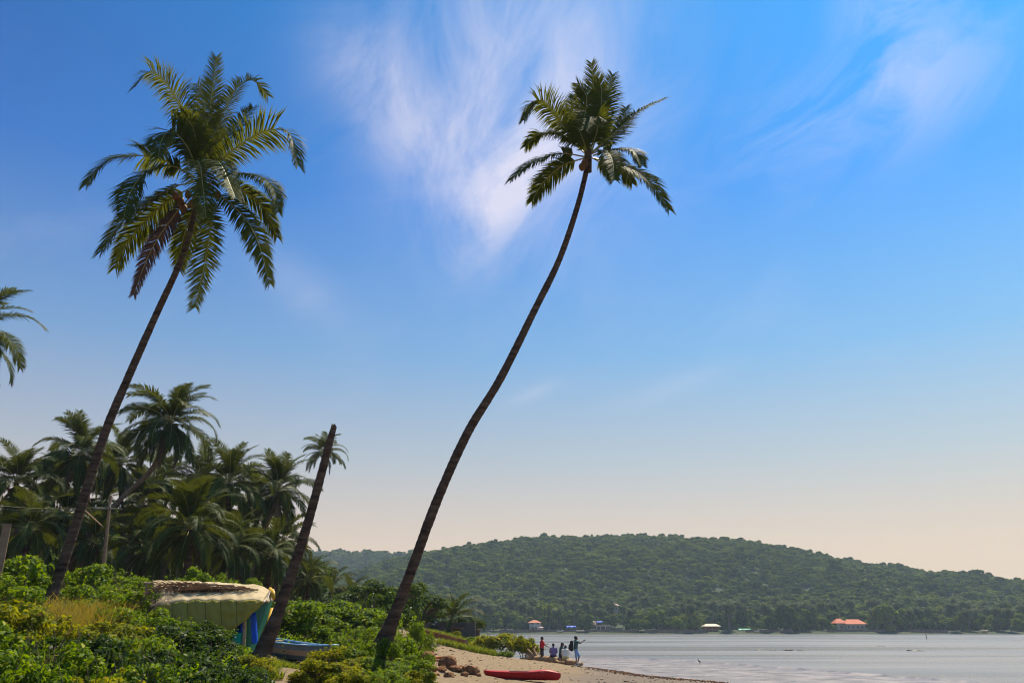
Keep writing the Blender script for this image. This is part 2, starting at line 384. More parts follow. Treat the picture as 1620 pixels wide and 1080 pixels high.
SY = np.array([s[0] for s in SHORE], float); SX = np.array([s[1] for s in SHORE], float)
def ground_np(x, y):
    x = np.asarray(x, float); y = np.asarray(y, float)
    sh = x.shape; x = x.ravel(); y = y.ravel()
    d2 = (x[:, None] - C[None, :, 0]) ** 2 + (y[:, None] - C[None, :, 1]) ** 2
    z = _tps(d2) @ W[:n] + W[n] + W[n + 1] * x + W[n + 2] * y
    d = np.interp(y, SY, SX) - x
    fb = np.where(d < 0, np.maximum(d * 0.04, -1.2), 3.2 * (1 - np.exp(-d / 14.0)))
    w = np.clip((x + 45) / 20, 0, 1) * np.clip((105 - y) / 20, 0, 1) * np.clip((y + 25) / 20, 0, 1) * np.clip((40 - x) / 10, 0, 1)
    w = w * w * (3 - 2 * w)
    return (np.clip(z, -1.2, 4.2) * w + fb * (1 - w)).reshape(sh)
def gz(x, y): return float(ground_np(np.array([x]), np.array([y]))[0])

def axis(segs):
    out = []
    for a, b, st in segs: out += list(np.arange(a, b, st))
    return np.array(out + [segs[-1][1]])
gx = axis([(-900, -120, 60), (-120, -45, 6), (-45, -20, 0.8), (-20, 14, 0.25), (14, 40, 1.3), (40, 60, 10)])
gy = axis([(-120, -10, 10), (-10, 12, 2), (12, 24, 0.4), (24, 70, 0.28), (70, 110, 1.2), (110, 200, 8), (200, 1000, 60)])
XX, YY = np.meshgrid(gx, gy)
ZZ = ground_np(XX, YY)
rr = np.random.RandomState(3)
ZZ = ZZ + rr.normal(0, 0.006, ZZ.shape) * (np.abs(ZZ) < 3)
for i in range(XX.shape[0]):                     # trampled, footprinted sand
    for j in range(XX.shape[1]):
        if -22 < XX[i, j] < 15 and 12 < YY[i, j] < 72:
            v = Vector((XX[i, j], YY[i, j], 0))
            ZZ[i, j] += (0.04 * mnoise.noise(v * 1.3) + 0.055 * mnoise.noise(v * 2.6)) * min(1, max(0.1, ZZ[i, j] * 1.5))
ny_, nx_ = XX.shape
gverts = np.stack([XX.ravel(), YY.ravel(), ZZ.ravel()], 1)
gf = [(i * nx_ + j, i * nx_ + j + 1, (i + 1) * nx_ + j + 1, (i + 1) * nx_ + j) for i in range(ny_ - 1) for j in range(nx_ - 1)]

def ground_material():
    m = bpy.data.materials.new('beach_sand'); m.use_nodes = True
    g = G(m.node_tree); bs = g.n['Principled BSDF']
    pos = g.new('ShaderNodeNewGeometry').outputs['Position']; sp = g.new('ShaderNodeSeparateXYZ'); g.l.new(pos, sp.inputs[0])
    nA, nB, nC = g.noise(pos, 0.35, 4), g.noise(pos, 3.0, 5, 0.7), g.noise(pos, 22.0, 3, 0.7)
    dry = g.mix(g.m('MULTIPLY_ADD', g.m('SUBTRACT', nB, 0.5), 2.4, 0.5, clamp=True), (0.155, 0.102, 0.052, 1), (0.255, 0.180, 0.100, 1))
    dry = g.mix(g.m('MULTIPLY_ADD', g.m('SUBTRACT', nC, 0.60), 6.0, 0.0, clamp=True), dry, (0.085, 0.05, 0.025, 1))
    wet = g.mix(g.m('MULTIPLY_ADD', g.m('SUBTRACT', nC, 0.5), 4.0, 0.5, clamp=True), (0.075, 0.055, 0.042, 1), (0.20, 0.15, 0.11, 1))
    zz = g.m('ADD', sp.outputs[2], g.m('MULTIPLY', g.m('SUBTRACT', nA, 0.5), 0.22))
    zz = g.m('ADD', zz, g.m('MULTIPLY', g.m('SUBTRACT', nB, 0.5), 0.10))
    wetf = g.m('SUBTRACT', 1.0, g.m('MULTIPLY', g.m('SUBTRACT', zz, 0.22), 5.0, clamp=True))
    col = g.mix(wetf, dry, wet)
    # silt of the flat, where the tide reaches
    flat = g.m('SUBTRACT', 1.0, g.m('MULTIPLY', g.m('SUBTRACT', zz, 0.0), 16.0, clamp=True))
    col = g.mix(flat, col, (0.12, 0.10, 0.10, 1))
    # bank soil under the scrub
    soilf = g.m('MULTIPLY', g.m('SUBTRACT', zz, 1.55), 3.0, clamp=True)
    soilf = g.m('MULTIPLY', soilf, g.m('LESS_THAN', sp.outputs[1], 58.0))
    col = g.mix(soilf, col, (0.10, 0.075, 0.03, 1))
    g.l.new(col, bs.inputs['Base Color'])
    g.put(bs.inputs['Roughness'], g.m('MULTIPLY_ADD', flat, -0.55, 0.93)); bs.inputs['Specular IOR Level'].default_value = 0.35
    bp = g.new('ShaderNodeBump'); bp.inputs['Strength'].default_value = 1.0; bp.inputs['Distance'].default_value = 0.16
    hgt = g.m('ADD', g.m('MULTIPLY', nB, 1.0), g.m('MULTIPLY', nC, 0.35)); hgt = g.m('MULTIPLY', hgt, g.m('SUBTRACT', 1.0, g.m('MULTIPLY', flat, 0.85)))
    g.l.new(hgt, bp.inputs['Height']); g.l.new(bp.outputs[0], bs.inputs['Normal'])
    return m
M['ground'] = ground_material()
obj('ground', mesh('ground', gverts.tolist(), gf, M['ground'], True), kind='structure')

# ------------------------------------------------------------------ water of the bay
def water_material():
    m = bpy.data.materials.new('bay_water'); m.use_nodes = True
    g = G(m.node_tree); bs = g.n['Principled BSDF']
    pos = g.new('ShaderNodeNewGeometry').outputs['Position']
    def mapped(sx, sy, rot=0.0):
        mp = g.new('ShaderNodeMapping'); mp.inputs['Scale'].default_value = (sx, sy, 1); mp.inputs['Rotation'].default_value = (0, 0, rot); g.l.new(pos, mp.inputs[0]); return mp.outputs[0]
    band = g.noise(mapped(0.006, 0.045, 0.03), 1.0, 4, 0.6, 0.6)          # wind lanes and shallow bars
    lane = g.m('MULTIPLY_ADD', g.m('SUBTRACT', band, 0.48), 6.0, 0.4, clamp=True)
    shallow = g.noise(mapped(0.02, 0.10, 0.05), 1.0, 3)
    col = g.mix(g.m('MULTIPLY_ADD', g.m('SUBTRACT', shallow, 0.5), 3.0, 0.5, clamp=True), (0.085, 0.09, 0.095, 1), (0.17, 0.15, 0.135, 1))
    g.l.new(col, bs.inputs['Base Color'])
    g.put(bs.inputs['Roughness'], g.m('MULTIPLY_ADD', lane, 0.14, 0.20))
    bs.inputs['IOR'].default_value = 1.33
    fine = g.noise(mapped(0.9, 2.6), 1.0, 4, 0.65); mid = g.noise(mapped(0.12, 0.55, 0.06), 1.0, 3, 0.6)
    h = g.m('ADD', g.m('MULTIPLY', fine, g.m('MULTIPLY_ADD', lane, 0.07, 0.012)), g.m('MULTIPLY', mid, g.m('MULTIPLY_ADD', lane, 0.20, 0.05)))
    bp = g.new('ShaderNodeBump'); bp.inputs['Strength'].default_value = 1.0; bp.inputs['Distance'].default_value = 0.35
    g.l.new(h, bp.inputs['Height']); g.l.new(bp.outputs[0], bs.inputs['Normal'])
    return m
M['water'] = water_material()
obj('water', mesh('water', [(-1500, -400, 0), (5000, -400, 0), (5000, 5000, 0), (-1500, 5000, 0)], [(0, 1, 2, 3)], M['water']), kind='structure')

# wet mud left by the tide between beach and water
def on_water(px, py, z=0.0):
    d = ray(px, py); t = (z - CAM_Z) / d.z; return Vector((0, 0, CAM_Z)) + d * t
def mud_material():
    m = bpy.data.materials.new('wet_mud'); m.use_nodes = True; g = G(m.node_tree); bs = g.n['Principled BSDF']
    pos = g.new('ShaderNodeNewGeometry').outputs['Position']
    a, b = g.noise(pos, 0.6, 5, 0.65), g.noise(pos, 6.0, 4, 0.7)
    f = g.m('MULTIPLY_ADD', g.m('SUBTRACT', a, 0.5), 3.0, 0.5, clamp=True)
    g.l.new(g.mix(f, (0.085, 0.062, 0.055, 1), (0.16, 0.125, 0.115, 1)), bs.inputs['Base Color'])
    g.put(bs.inputs['Roughness'], g.m('MULTIPLY_ADD', f, 0.25, 0.22))
    bp = g.new('ShaderNodeBump'); bp.inputs['Strength'].default_value = 0.6; bp.inputs['Distance'].default_value = 0.05
    g.l.new(g.m('ADD', g.m('MULTIPLY', a, 0.5), g.m('MULTIPLY', b, 0.35)), bp.inputs['Height']); g.l.new(bp.outputs[0], bs.inputs['Normal'])
    return m
M['mud'] = mud_material()
outer = catmull([on_water(*q) for q in [(905, 1040), (950, 1041), (1010, 1042.5), (1080, 1046), (1180, 1052.5), (1290, 1061), (1400, 1069.5), (1520, 1079), (1640, 1089), (1800, 1103)]], 16)
rows = []
for k in range(13):
    t = k / 12; rows.append([])
    for i, p in enumerate(outer):
        q = Vector((shore_x(p.y) - 4.0, p.y, 0)); w = p.lerp(q, t)
        wob = 0.35 * mnoise.noise(Vector((p.x * 0.35, p.y * 0.35, 2))) * (1 - t) * 2
        lip = 0.13 if k == 1 else 0.03
        z = -0.03 if k == 0 else lip + 0.012 * mnoise.noise(Vector((w.x * 0.6, w.y * 0.6, 0)))
        if k == 1: w = p.lerp(q, 0.0) + Vector((-0.18, 0, 0))
        if k == 2: w = p + Vector((-0.5, 0, 0))
        rows[-1].append(Vector((w.x + wob, w.y, z)))
mb = MB(); mb.grid(rows); mb.build('tidal_flat', M['mud'], None, True, kind='structure')

# ------------------------------------------------------------------ the wooded hills across the bay
SH_Y = 432.0
RIDGE_Y = 760.0
ridge_px = [(380, 985), (480, 950), (560, 905), (620, 884), (660, 872), (700, 864), (740, 857), (800, 850), (860, 844), (940, 841), (1010, 843), (1080, 848), (1150, 852), (1230, 864),
            (1320, 880), (1400, 894), (1480, 905), (1540, 917), (1590, 930), (1640, 930), (1760, 950), (1900, 975)]
RX, RZ = [], []
for px, py in ridge_px:
    p = P(px, py, RIDGE_Y); RX.append(p.x); RZ.append(max(p.z - 5.0, 1.0))
def far_shore_y(x): return SH_Y + 10 * math.sin(x * 0.011) + 5 * math.sin(x * 0.037 + 1) + max(0, x - 150) * 0.05
def hill_z(x, y):
    h = float(np.interp(x, RX, RZ)); s = far_shore_y(x)
    t = (y - s) / (RIDGE_Y - s)
    if t < 0: return max(-2.5, t * 60)
    if t < 0.07: return 0.9 + 1.2 * t / 0.07
    k = min((t - 0.07) / 0.93, 1.0)
    z = 2.1 + (h - 2.1) * (0.35 * k + 0.65 * (k * k * (3 - 2 * k))) if h > 2.1 else 2.1
    if t > 1: z = h - (t - 1) * 60
    v = Vector((x * 0.012, y * 0.012, 0.3))
    return z + (mnoise.noise(v) * 9 + mnoise.noise(v * 2.7) * 4) * min(1, k * 2.2) * (1 - 0.75 * k ** 4)
def terrain(name, xs, ys, fn, mat_):
    vs_ = [(x, y, fn(x, y)) for y in ys for x in xs]; nx = len(xs)
    fs = [(i * nx + j, i * nx + j + 1, (i + 1) * nx + j + 1, (i + 1) * nx + j) for i in range(len(ys) - 1) for j in range(nx - 1)]
    return obj(name, mesh(name, vs_, fs, mat_, True), kind='structure')
def frange(a, b, s): return list(np.arange(a, b + s * 0.5, s).astype(float))
terrain('wooded_hill', frange(-360, 720, 9), frange(418, 960, 8), hill_z, M['hill_soil'])
far_px = [(300, 880), (420, 872), (480, 870), (520, 866), (600, 868), (650, 870), (700, 876), (760, 900), (840, 950)]
FX, FZ = [], []
FAR_Y = 1050.0
for px, py in far_px:
    p = P(px, py, FAR_Y); FX.append(p.x); FZ.append(p.z - 8)
def far_hill_z(x, y):
    h = float(np.interp(x, FX, FZ)); k = max(0, min(1, (y - 800) / (FAR_Y - 800)))
    z = 2 + (h - 2) * k * k * (3 - 2 * k) - max(0, y - FAR_Y) * 0.2
    return z + mnoise.noise(Vector((x * 0.008, y * 0.008, 5))) * 10 * (1 - k) * min(1, k * 4)
terrain('distant_hill', frange(-620, 60, 14), frange(795, 1300, 14), far_hill_z, M['hill_soil'])
right_px = [(1540, 935), (1575, 922), (1600, 920), (1640, 916), (1720, 905), (1900, 905)]
QX, QZ = [], []
for px, py in right_px:
    p = P(px, py, 1150.0); QX.append(p.x); QZ.append(p.z - 7)
def right_hill_z(x, y):
    h = float(np.interp(x, QX, QZ)); k = max(0, min(1, (y - 820) / 330))
    return -1 + (h + 1) * k * k * (3 - 2 * k) - max(0, y - 1150) * 0.2
terrain('distant_hill', frange(600, 1100, 16), frange(815, 1300, 16), right_hill_z, M['hill_soil'])

# ------------------------------------------------------------------ foliage builders
def leaf_cloud(lumps, count, size, aspect, seed, shell=(0.55, 1.05), upb=0.5, wild=0.7, low=-0.5):
    """count leaves spread through lumps (centre, radii); returns verts, faces"""
    r = np.random.RandomState(seed)
    c = np.array([l[0] for l in lumps], float); R = np.array([l[1] if hasattr(l[1], '__len__') else (l[1],) * 3 for l in lumps], float)
    w = R[:, 0] * R[:, 2]; w = w / w.sum()
    k = r.choice(len(lumps), count, p=w)
    d = r.normal(size=(count, 3)); d /= np.linalg.norm(d, axis=1)[:, None]
    d[:, 2] = np.where(d[:, 2] < low, -d[:, 2], d[:, 2])
    rad = shell[0] + (shell[1] - shell[0]) * r.rand(count) ** 0.6
    p = c[k] + d * R[k] * rad[:, None]
    nrm = d + np.array([0, 0, upb]) + r.normal(size=(count, 3)) * wild; nrm /= np.linalg.norm(nrm, axis=1)[:, None]
    t = np.cross(nrm, r.normal(size=(count, 3))); t /= np.linalg.norm(t, axis=1)[:, None]
    b = np.cross(nrm, t)
    L = size * r.uniform(0.6, 1.35, count)[:, None]; Wd = L * aspect
    v = np.stack([p - t * L * 0.5, p + b * Wd * 0.5 + nrm * L * 0.08, p + t * L * 0.5, p - b * Wd * 0.5 + nrm * L * 0.08], 1).reshape(-1, 3)
    return v, np.arange(count * 4).reshape(-1, 4)

def fast_mesh(name, v, f, mat_):
    """quads from arrays"""
    me = bpy.data.meshes.new(name)
    v = np.asarray(v, np.float32); f = np.asarray(f, np.int32)
    me.vertices.add(len(v)); me.vertices.foreach_set('co', v.ravel())
    me.loops.add(f.size); me.loops.foreach_set('vertex_index', f.ravel())
    me.polygons.add(len(f)); me.polygons.foreach_set('loop_start', np.arange(len(f), dtype=np.int32) * f.shape[1])
    me.polygons.foreach_set('loop_total', np.full(len(f), f.shape[1], np.int32))
    me.materials.append(mat_); me.update(calc_edges=True); me.validate()
    return me

def lumps_for(seed, n_, R, H, base=0.0, spread=0.6):
    r = random.Random(seed); out = []
    for i in range(n_):
        a = r.uniform(0, 6.283); q = math.sqrt(r.random()) * spread * R; rr_ = R * r.uniform(0.32, 0.55)
        zt = base + H * r.uniform(0.35, 1.0) * (1 - 0.35 * (q / R) ** 2) - rr_ * 0.6
        out.append(((q * math.cos(a), q * math.sin(a), max(zt, rr_ * 0.4)), (rr_, rr_, rr_ * r.uniform(0.65, 0.95))))
    return out

# shrubs: five shapes of each leaf kind, about 1 m in radius, scaled when planted
def shrub_meshes(mat_, seed, count=4200, size=0.13, aspect=0.5):
    out = []
    for k in range(4):
        lp = [(c, tuple(q * 0.72 for q in r_)) for c, r_ in lumps_for(seed + k, 20, 1.0, 1.4, spread=0.92)]
        v, f = leaf_cloud(lp, count, size, aspect, seed * 7 + k, shell=(0.35, 1.12), upb=0.6, wild=0.75)
        r = np.random.RandomState(seed + k)                     # loose sprays that break the outline
        sv, sf = [], []
        for s in range(26):
            a = r.uniform(0, 6.28); q = r.uniform(0.3, 0.95); L = r.uniform(0.25, 0.55)
            p0 = np.array([q * math.cos(a), q * math.sin(a), 0.75 * (1 - 0.3 * q)]); dr = np.array([math.cos(a) * r.uniform(0.1, 0.7), math.sin(a) * r.uniform(0.1, 0.7), r.uniform(0.5, 1.0)])
            lps = [((p0 + dr * L * t).tolist(), 0.07) for t in (0.3, 0.6, 0.85, 1.1)]
            a_, b_ = leaf_cloud(lps, 22, size * 0.9, aspect, seed * 11 + k * 31 + s, upb=0.4, wild=1.0)
            sf.append(b_ + sum(len(x) for x in sv)); sv.append(a_)
        v2 = np.vstack(sv); f2 = np.vstack(sf)
        me = fast_mesh('foliage', np.vstack([v, v2]), np.vstack([f, f2 + len(v)]), mat_)
        mb = MB()
        for s in range(7):
            a = s * 0.9 + k; mb.tube([(0.05 * math.cos(a), 0.05 * math.sin(a), -0.25), (0.25 * math.cos(a), 0.25 * math.sin(a), 0.3), (0.55 * math.cos(a), 0.55 * math.sin(a), 0.8)], [0.025, 0.018, 0.008], 5)
        for s in range(9):
            a = s * 2.3 + k * 0.7; q = 0.45 + 0.09 * s % 0.5; mb.tube([(0.2 * q * math.cos(a), 0.2 * q * math.sin(a), 0.4), (q * math.cos(a), q * math.sin(a), 1.0), (1.15 * q * math.cos(a + .15), 1.15 * q * math.sin(a + .15), 1.32 + 0.05 * (s % 4))], [0.014, 0.009, 0.004], 4)
        out.append((me, mb.mesh('stem', M['stem'])))
    return out
SHR = {'green': shrub_meshes(M['shrub'], 10), 'yellow': shrub_meshes(M['shrub_yellow'], 20), 'dark': shrub_meshes(M['shrub_dark'], 30), 'fine': shrub_meshes(M['shrub'], 40, 5600, 0.095, 0.42)}
def shrub(x, y, R, H, kind, label, group=None, z=None, name='shrub', cat='shrub', k=None):
    me, st = SHR[kind][rnd.randrange(4) if k is None else k]
    e = empty(name, (x, y, (gz(x, y) if z is None else z) - 0.05), label, cat, group, U(0, 6.28))
    sc = (R * U(0.92, 1.08), R * U(0.92, 1.08), H / 1.2)
    obj('foliage', me, e, scale=sc); obj('stem', st, e, scale=sc)
    return e

# ------------------------------------------------------------------ coconut palms
def trunk_mesh(pts, radii, mat_, base, step=0.075, sides=14, ring=0.05, bulge=0.0, jag=False, seed=0):
    """ringed palm trunk along pts with radii at those points"""
    cp = catmull(pts, 12)
    L = sum((b - a).length for a, b in zip(cp, cp[1:])); nn = max(12, int(L / step))
    sm, L = resample(cp, nn)
    dist = [0.0]
    for a, b in zip(pts, pts[1:]): dist.append(dist[-1] + (Vector(b) - Vector(a)).length)
    rs = []
    side = None
    for i, p in enumerate(sm):
        s = L * i / (nn - 1); r = float(np.interp(s * dist[-1] / L, dist, radii))
        r *= 1 + ring * ((i % 3) - 1) * 0.55 + 0.07 * mnoise.noise(Vector((s * 0.9, seed, 0))) + 0.035 * mnoise.noise(Vector((s * 4, seed, 3)))
        t = (sm[min(i + 1, nn - 1)] - sm[max(i - 1, 0)]).normalized()
        side = t.cross(Vector((0, 1, 0))).normalized() if side is None else (side - t * side.dot(t)).normalized()
        up = t.cross(side)
        rg = []
        for j in range(sides):
            a = 2 * math.pi * j / sides
            k = 1 + 0.05 * mnoise.noise(Vector((math.cos(a) * 2, math.sin(a) * 2, s * 3 + seed)))
            if bulge and s < 1.4: k *= 1 + bulge * (1 - s / 1.4) ** 1.5 * (1 + 0.45 * mnoise.noise(Vector((math.cos(a) * 1.6, math.sin(a) * 1.6, s * 1.2 + seed))))
            q = p + (side * math.cos(a) + up * math.sin(a)) * r * k
            if jag and i == nn - 1: q = q + t * (0.16 * max(0, mnoise.noise(Vector((math.cos(a) * 1.5, math.sin(a) * 1.5, 9))) + 0.2))
            rg.append(q - base)
        rs.append(rg)
    mb = MB(); mb.rings(rs); return mb.mesh('trunk', mat_)

def frond_geo(curve, width, nleaf=46, droop=0.5, roll=0.0, seed=0, leafw=0.05, stalk=0.16, rrad=0.03, gaps=0.06, twist=0.0, face=None):
    """feather frond: rachis tube and leaflets along a curve of points; returns MB with material 0 = leaf, 1 = rachis"""
    r = random.Random(seed)
    n_ = 26; pts, L = resample(curve, n_)
    mb = MB(); mb.cur = 1
    mb.tube(pts, [rrad * (1 - 0.85 * i / (n_ - 1)) for i in range(n_)], 4, False)
    mb.cur = 0
    Z = Vector((0, 0, 1)); last = None
    frames = []
    for i, p in enumerate(pts):
        t = (pts[min(i + 1, n_ - 1)] - pts[max(i - 1, 0)]).normalized()
        s = t.cross(Z)
        if s.length < 0.25 and last is not None: s = last - t * last.dot(t)
        elif s.length < 1e-3: s = Vector((1, 0, 0))
        s.normalize()
        if last is not None and s.dot(last) < 0: s = -s
        last = s.copy()
        if face is not None:                      # how far the blade is turned broadside to the beach
            sv = t.cross(Vector((0, 1, 0)))
            if sv.length > 0.2:
                sv.normalize(); sv = sv if sv.dot(s) >= 0 else -sv; s = s.lerp(sv, face); s = (s - t * s.dot(t)).normalized()
        a = roll + twist * i / n_
        s = Matrix.Rotation(a, 3, t) @ s
        frames.append((p, t, s, s.cross(t)))
    for sg in (-1, 1):
        for k in range(nleaf):
            u = stalk + (1 - stalk) * (k + 0.5 * r.random()) / nleaf
            if r.random() < gaps: continue
            fi = u * (n_ - 1); i = min(int(fi), n_ - 2); w = fi - i
            p = frames[i][0].lerp(frames[i + 1][0], w); t, s, nn = frames[i][1], frames[i][2], frames[i][3]
            q = (u - stalk) / (1 - stalk)
            ln = width * (0.45 + 0.55 * math.sin(min(1, q * 1.9 + 0.12) * math.pi / 2)) * (1 - 0.55 * max(0, q - 0.5) / 0.5) * r.uniform(0.82, 1.12)
            phi = math.radians(64 - 28 * q + r.uniform(-8, 8))
            d = (t * math.cos(phi) + s * sg * math.sin(phi) + nn * (0.22 + r.uniform(-0.12, 0.12))).normalized()
            g1 = droop * (0.55 + r.uniform(-0.15, 0.25))
            d1 = (d - Z * g1 * 0.55).normalized(); d2 = (d - Z * g1 * 1.9).normalized()
            m1 = p + d1 * ln * 0.5; e = m1 + d2 * ln * 0.5
            wv = (t - d1 * t.dot(d1)).normalized() * leafw * (1 - 0.35 * q)
            mb.add([p + wv * 0.35, p - wv * 0.35, m1 - wv * 0.5, m1 + wv * 0.5, e], [(0, 1, 2, 3), (3, 2, 4)])
    return mb

def pixfrond(pts, Y0, dy): 
    n_ = len(pts) - 1
    return catmull([P(x, y, Y0 + dy * (i / n_) ** 1.2) for i, (x, y) in enumerate(pts)], 10)

def hero_palm(label, trunk_px, radii, Ys, crown, fronds, nuts, seed, width, leafw, bark, bulge=0.5):
    pts = [P(x, y, Y) for (x, y), Y in zip(trunk_px, Ys)]
    base = pts[0].copy()
    e = empty('palm_tree', base, label, 'palm tree')
    obj('trunk', trunk_mesh(pts, radii, bark, base, seed=seed, bulge=bulge), e)
    Yc = Ys[-1]
    for i, fr in enumerate(fronds):
        px, dy, roll, droop = fr[0], fr[1], fr[2], fr[3]
        cv = pixfrond(px, Yc, dy)
        mb = frond_geo(cv, width * (fr[4] if len(fr) > 4 else 1), 150, droop * 1.15, 0.0, seed * 100 + i, leafw, 0.14, 0.035, 0.05, math.radians(U(-20, 20)), min(1, 0.30 + roll / 110))
        dry = len(fr) > 5
        mb.shift(base).build('frond', [M['palm_leaf_wither'] if dry else M['palm_leaf'], M['rachis']], e, **({'label': 'withered purplish brown frond'} if dry else {}))
    hr = random.Random(seed + 40)
    for i in range(2):
        a = hr.uniform(-0.2, 3.3); R = hr.uniform(70, 110) * width; x, y = crown
        q = [(x, y), (x + 0.5 * R * math.cos(a), y - 0.55 * R * math.sin(a) - 8), (x + R * math.cos(a), y - 0.9 * R * math.sin(a) + 4)]
        frond_geo(pixfrond(q, Yc, hr.uniform(-2.5, 2.5)), width * 0.8, 80, 0.4, hr.uniform(0, 1.2), seed * 77 + i, leafw, 0.14, 0.03, 0.05).shift(base).build('frond', [M['palm_leaf'], M['rachis']], e)
    ct = P(*crown, Yc)
    mb = MB(); mb.tube([ct + Vector((-0.02, 0, -0.7)), ct, ct + Vector((0.03, 0, 0.55))], [radii[-1] * 1.25, radii[-1] * 1.5, 0.05], 9, True, 0.15)
    mb.shift(base).build('crownshaft', M['trunk'], e)
    for i, (x, y) in enumerate(nuts):
        mb = MB(); mb.ball(P(x, y, Yc - 0.35 + 0.2 * (i % 2)) - base, (0.13, 0.13, 0.17), 8, 6); mb.build('coconut', M['coconut'], e, True)
    return e

left_fronds = [
    ([(316, 285), (300, 210), (275, 150), (240, 113), (214, 137)], -0.8, 20, 0.55),
    ([(318, 285), (325, 220), (335, 150), (342, 90)], 0.5, 80, 0.1, 0.75),
    ([(320, 285), (345, 200), (375, 140), (400, 127), (424, 152)], 0.8, 50, 0.35, 0.8),
    ([(322, 280), (345, 235), (370, 203), (400, 170)], 1.6, 60, 0.2, 0.8),
    ([(322, 285), (365, 240), (420, 207), (458, 213), (472, 262)], -0.6, 15, 0.45),
    ([(325, 287), (360, 275), (405, 277), (433, 298), (440, 335)], -1.5, 5, 0.8, 0.8),
    ([(325, 295), (368, 325), (403, 370), (427, 448)], -0.6, 35, 0.6, 0.85),
    ([(325, 290), (370, 295), (410, 320), (428, 350), (438, 375)], 1.2, 10, 0.6, 0.8),
    ([(320, 300), (333, 345), (325, 410), (309, 486)], -0.5, 80, 0.1, 0.85),
    ([(318, 300), (302, 340), (288, 385), (283, 425)], 0.9, 70, 0.2, 0.8),
    ([(312, 300), (272, 345), (237, 400), (211, 466)], 0.5, 40, 0.5, 0.55, 'dry'),
    ([(312, 287), (265, 300), (200, 345), (160, 398)], -0.7, 20, 0.6),
    ([(312, 292), (260, 322), (207, 375), (182, 424)], 0.6, 30, 0.55, 0.9),
    ([(310, 282), (250, 250), (190, 248), (160, 263), (137, 292)], -1.0, 10, 0.65),
    ([(310, 282), (270, 262), (228, 275), (204, 310), (196, 345)], -2.2, 0, 0.6),
    ([(315, 280), (298, 235), (272, 207), (257, 220), (250, 250)], -2.4, 10, 0.55),
    ([(316, 280), (312, 235), (304, 200), (286, 178)], -1.2, 30, 0.4, 0.75),
    ([(320, 280), (328, 215), (322, 160), (312, 132)], 1.8, 80, 0.2),
    ([(318, 284), (312, 255), (318, 270), (326, 345)], -3.4, 0, 0.5),
    ([(318, 284), (335, 255), (350, 262), (372, 312)], -3.2, 0, 0.5, 0.9),
]
hero_palm('tall palm with the largest crown, leaning right over the left bank',
          [(62, 1000), (72, 968), (95, 905), (126, 810), (166, 685), (205, 592), (246, 500), (285, 415), (303, 360), (314, 300)],
          [0.28, 0.22, 0.165, 0.148, 0.142, 0.132, 0.118, 0.104, 0.10, 0.095], [27, 27, 27, 27, 27, 27, 27, 27, 27, 27],
          (318, 284), left_fronds, [(298, 308), (286, 318), (303, 322), (291, 330), (309, 316), (344, 308), (278, 310)], 1, 1.10, 0.052, M['trunk'], 0.35)
centre_fronds = [
    ([(932, 242), (935, 190), (939, 140), (936, 100)], 0.3, 80, 0.12, 0.85),
    ([(930, 242), (924, 195), (928, 155), (914, 132)], -0.8, 70, 0.3, 0.9),
    ([(935, 242), (953, 190), (964, 145), (969, 118)], 0.6, 60, 0.25, 0.85),
    ([(935, 242), (975, 208), (1012, 176), (1053, 155)], 0.3, 20, 0.45, 0.75),
    ([(928, 242), (895, 205), (866, 166), (846, 160), (829, 190)], -0.5, 15, 0.55),
    ([(926, 243), (888, 212), (852, 213), (831, 232)], 0.8, 10, 0.7, 0.8),
    ([(925, 248), (885, 243), (840, 258), (808, 285)], -0.6, 15, 0.65, 0.9),
    ([(925, 250), (890, 262), (860, 288), (841, 319)], 0.4, 30, 0.5, 0.85),
    ([(938, 250), (982, 262), (1025, 285), (1058, 332)], -0.4, 25, 0.55, 0.95),
    ([(938, 246), (975, 236), (1003, 240), (1016, 262)], -1.4, 5, 0.6, 0.8),
    ([(932, 240), (945, 205), (938, 185), (926, 205)], -2.2, 20, 0.4),
    ([(936, 242), (968, 218), (985, 195), (990, 170)], 1.0, 50, 0.4, 0.8),
    ([(934, 244), (955, 238), (968, 252), (972, 285)], -2.2, 0, 0.5),
    ([(928, 240), (912, 205), (905, 175), (908, 150)], 0.9, 70, 0.3, 0.8),
    ([(937, 250), (962, 262), (985, 268), (1000, 290)], 1.2, 10, 0.6, 0.8),
    ([(933, 240), (948, 190), (952, 150), (948, 125)], -0.3, 75, 0.2, 0.85),
]
hero_palm('tallest palm, slender trunk curving right over the beach, against open sky',
          [(590, 1060), (605, 1020), (626, 968), (655, 890), (692, 790), (740, 684), (792, 598), (846, 490), (885, 410), (914, 325), (931, 256)],
          [0.34, 0.27, 0.185, 0.162, 0.156, 0.150, 0.140, 0.125, 0.112, 0.10, 0.095], [27] * 11, (931, 246), centre_fronds, [(925, 258), (957, 259), (921, 264)], 2, 0.90, 0.047, M['trunk'], 0.55)

# the beheaded palm
pts = [P(x, y, 22.5) for x, y in [(403, 1060), (416, 1030), (445, 955), (480, 850), (505, 762), (520, 705), (528, 676)]]
e = empty('palm_stump', pts[0], 'bare beheaded palm trunk with broken top, leaning beside the tarp shelter', 'palm trunk')
obj('trunk', trunk_mesh(pts, [0.25, 0.195, 0.155, 0.130, 0.115, 0.106, 0.082], M['trunk'], pts[0].copy(), seed=5, bulge=0.25, jag=True), e)

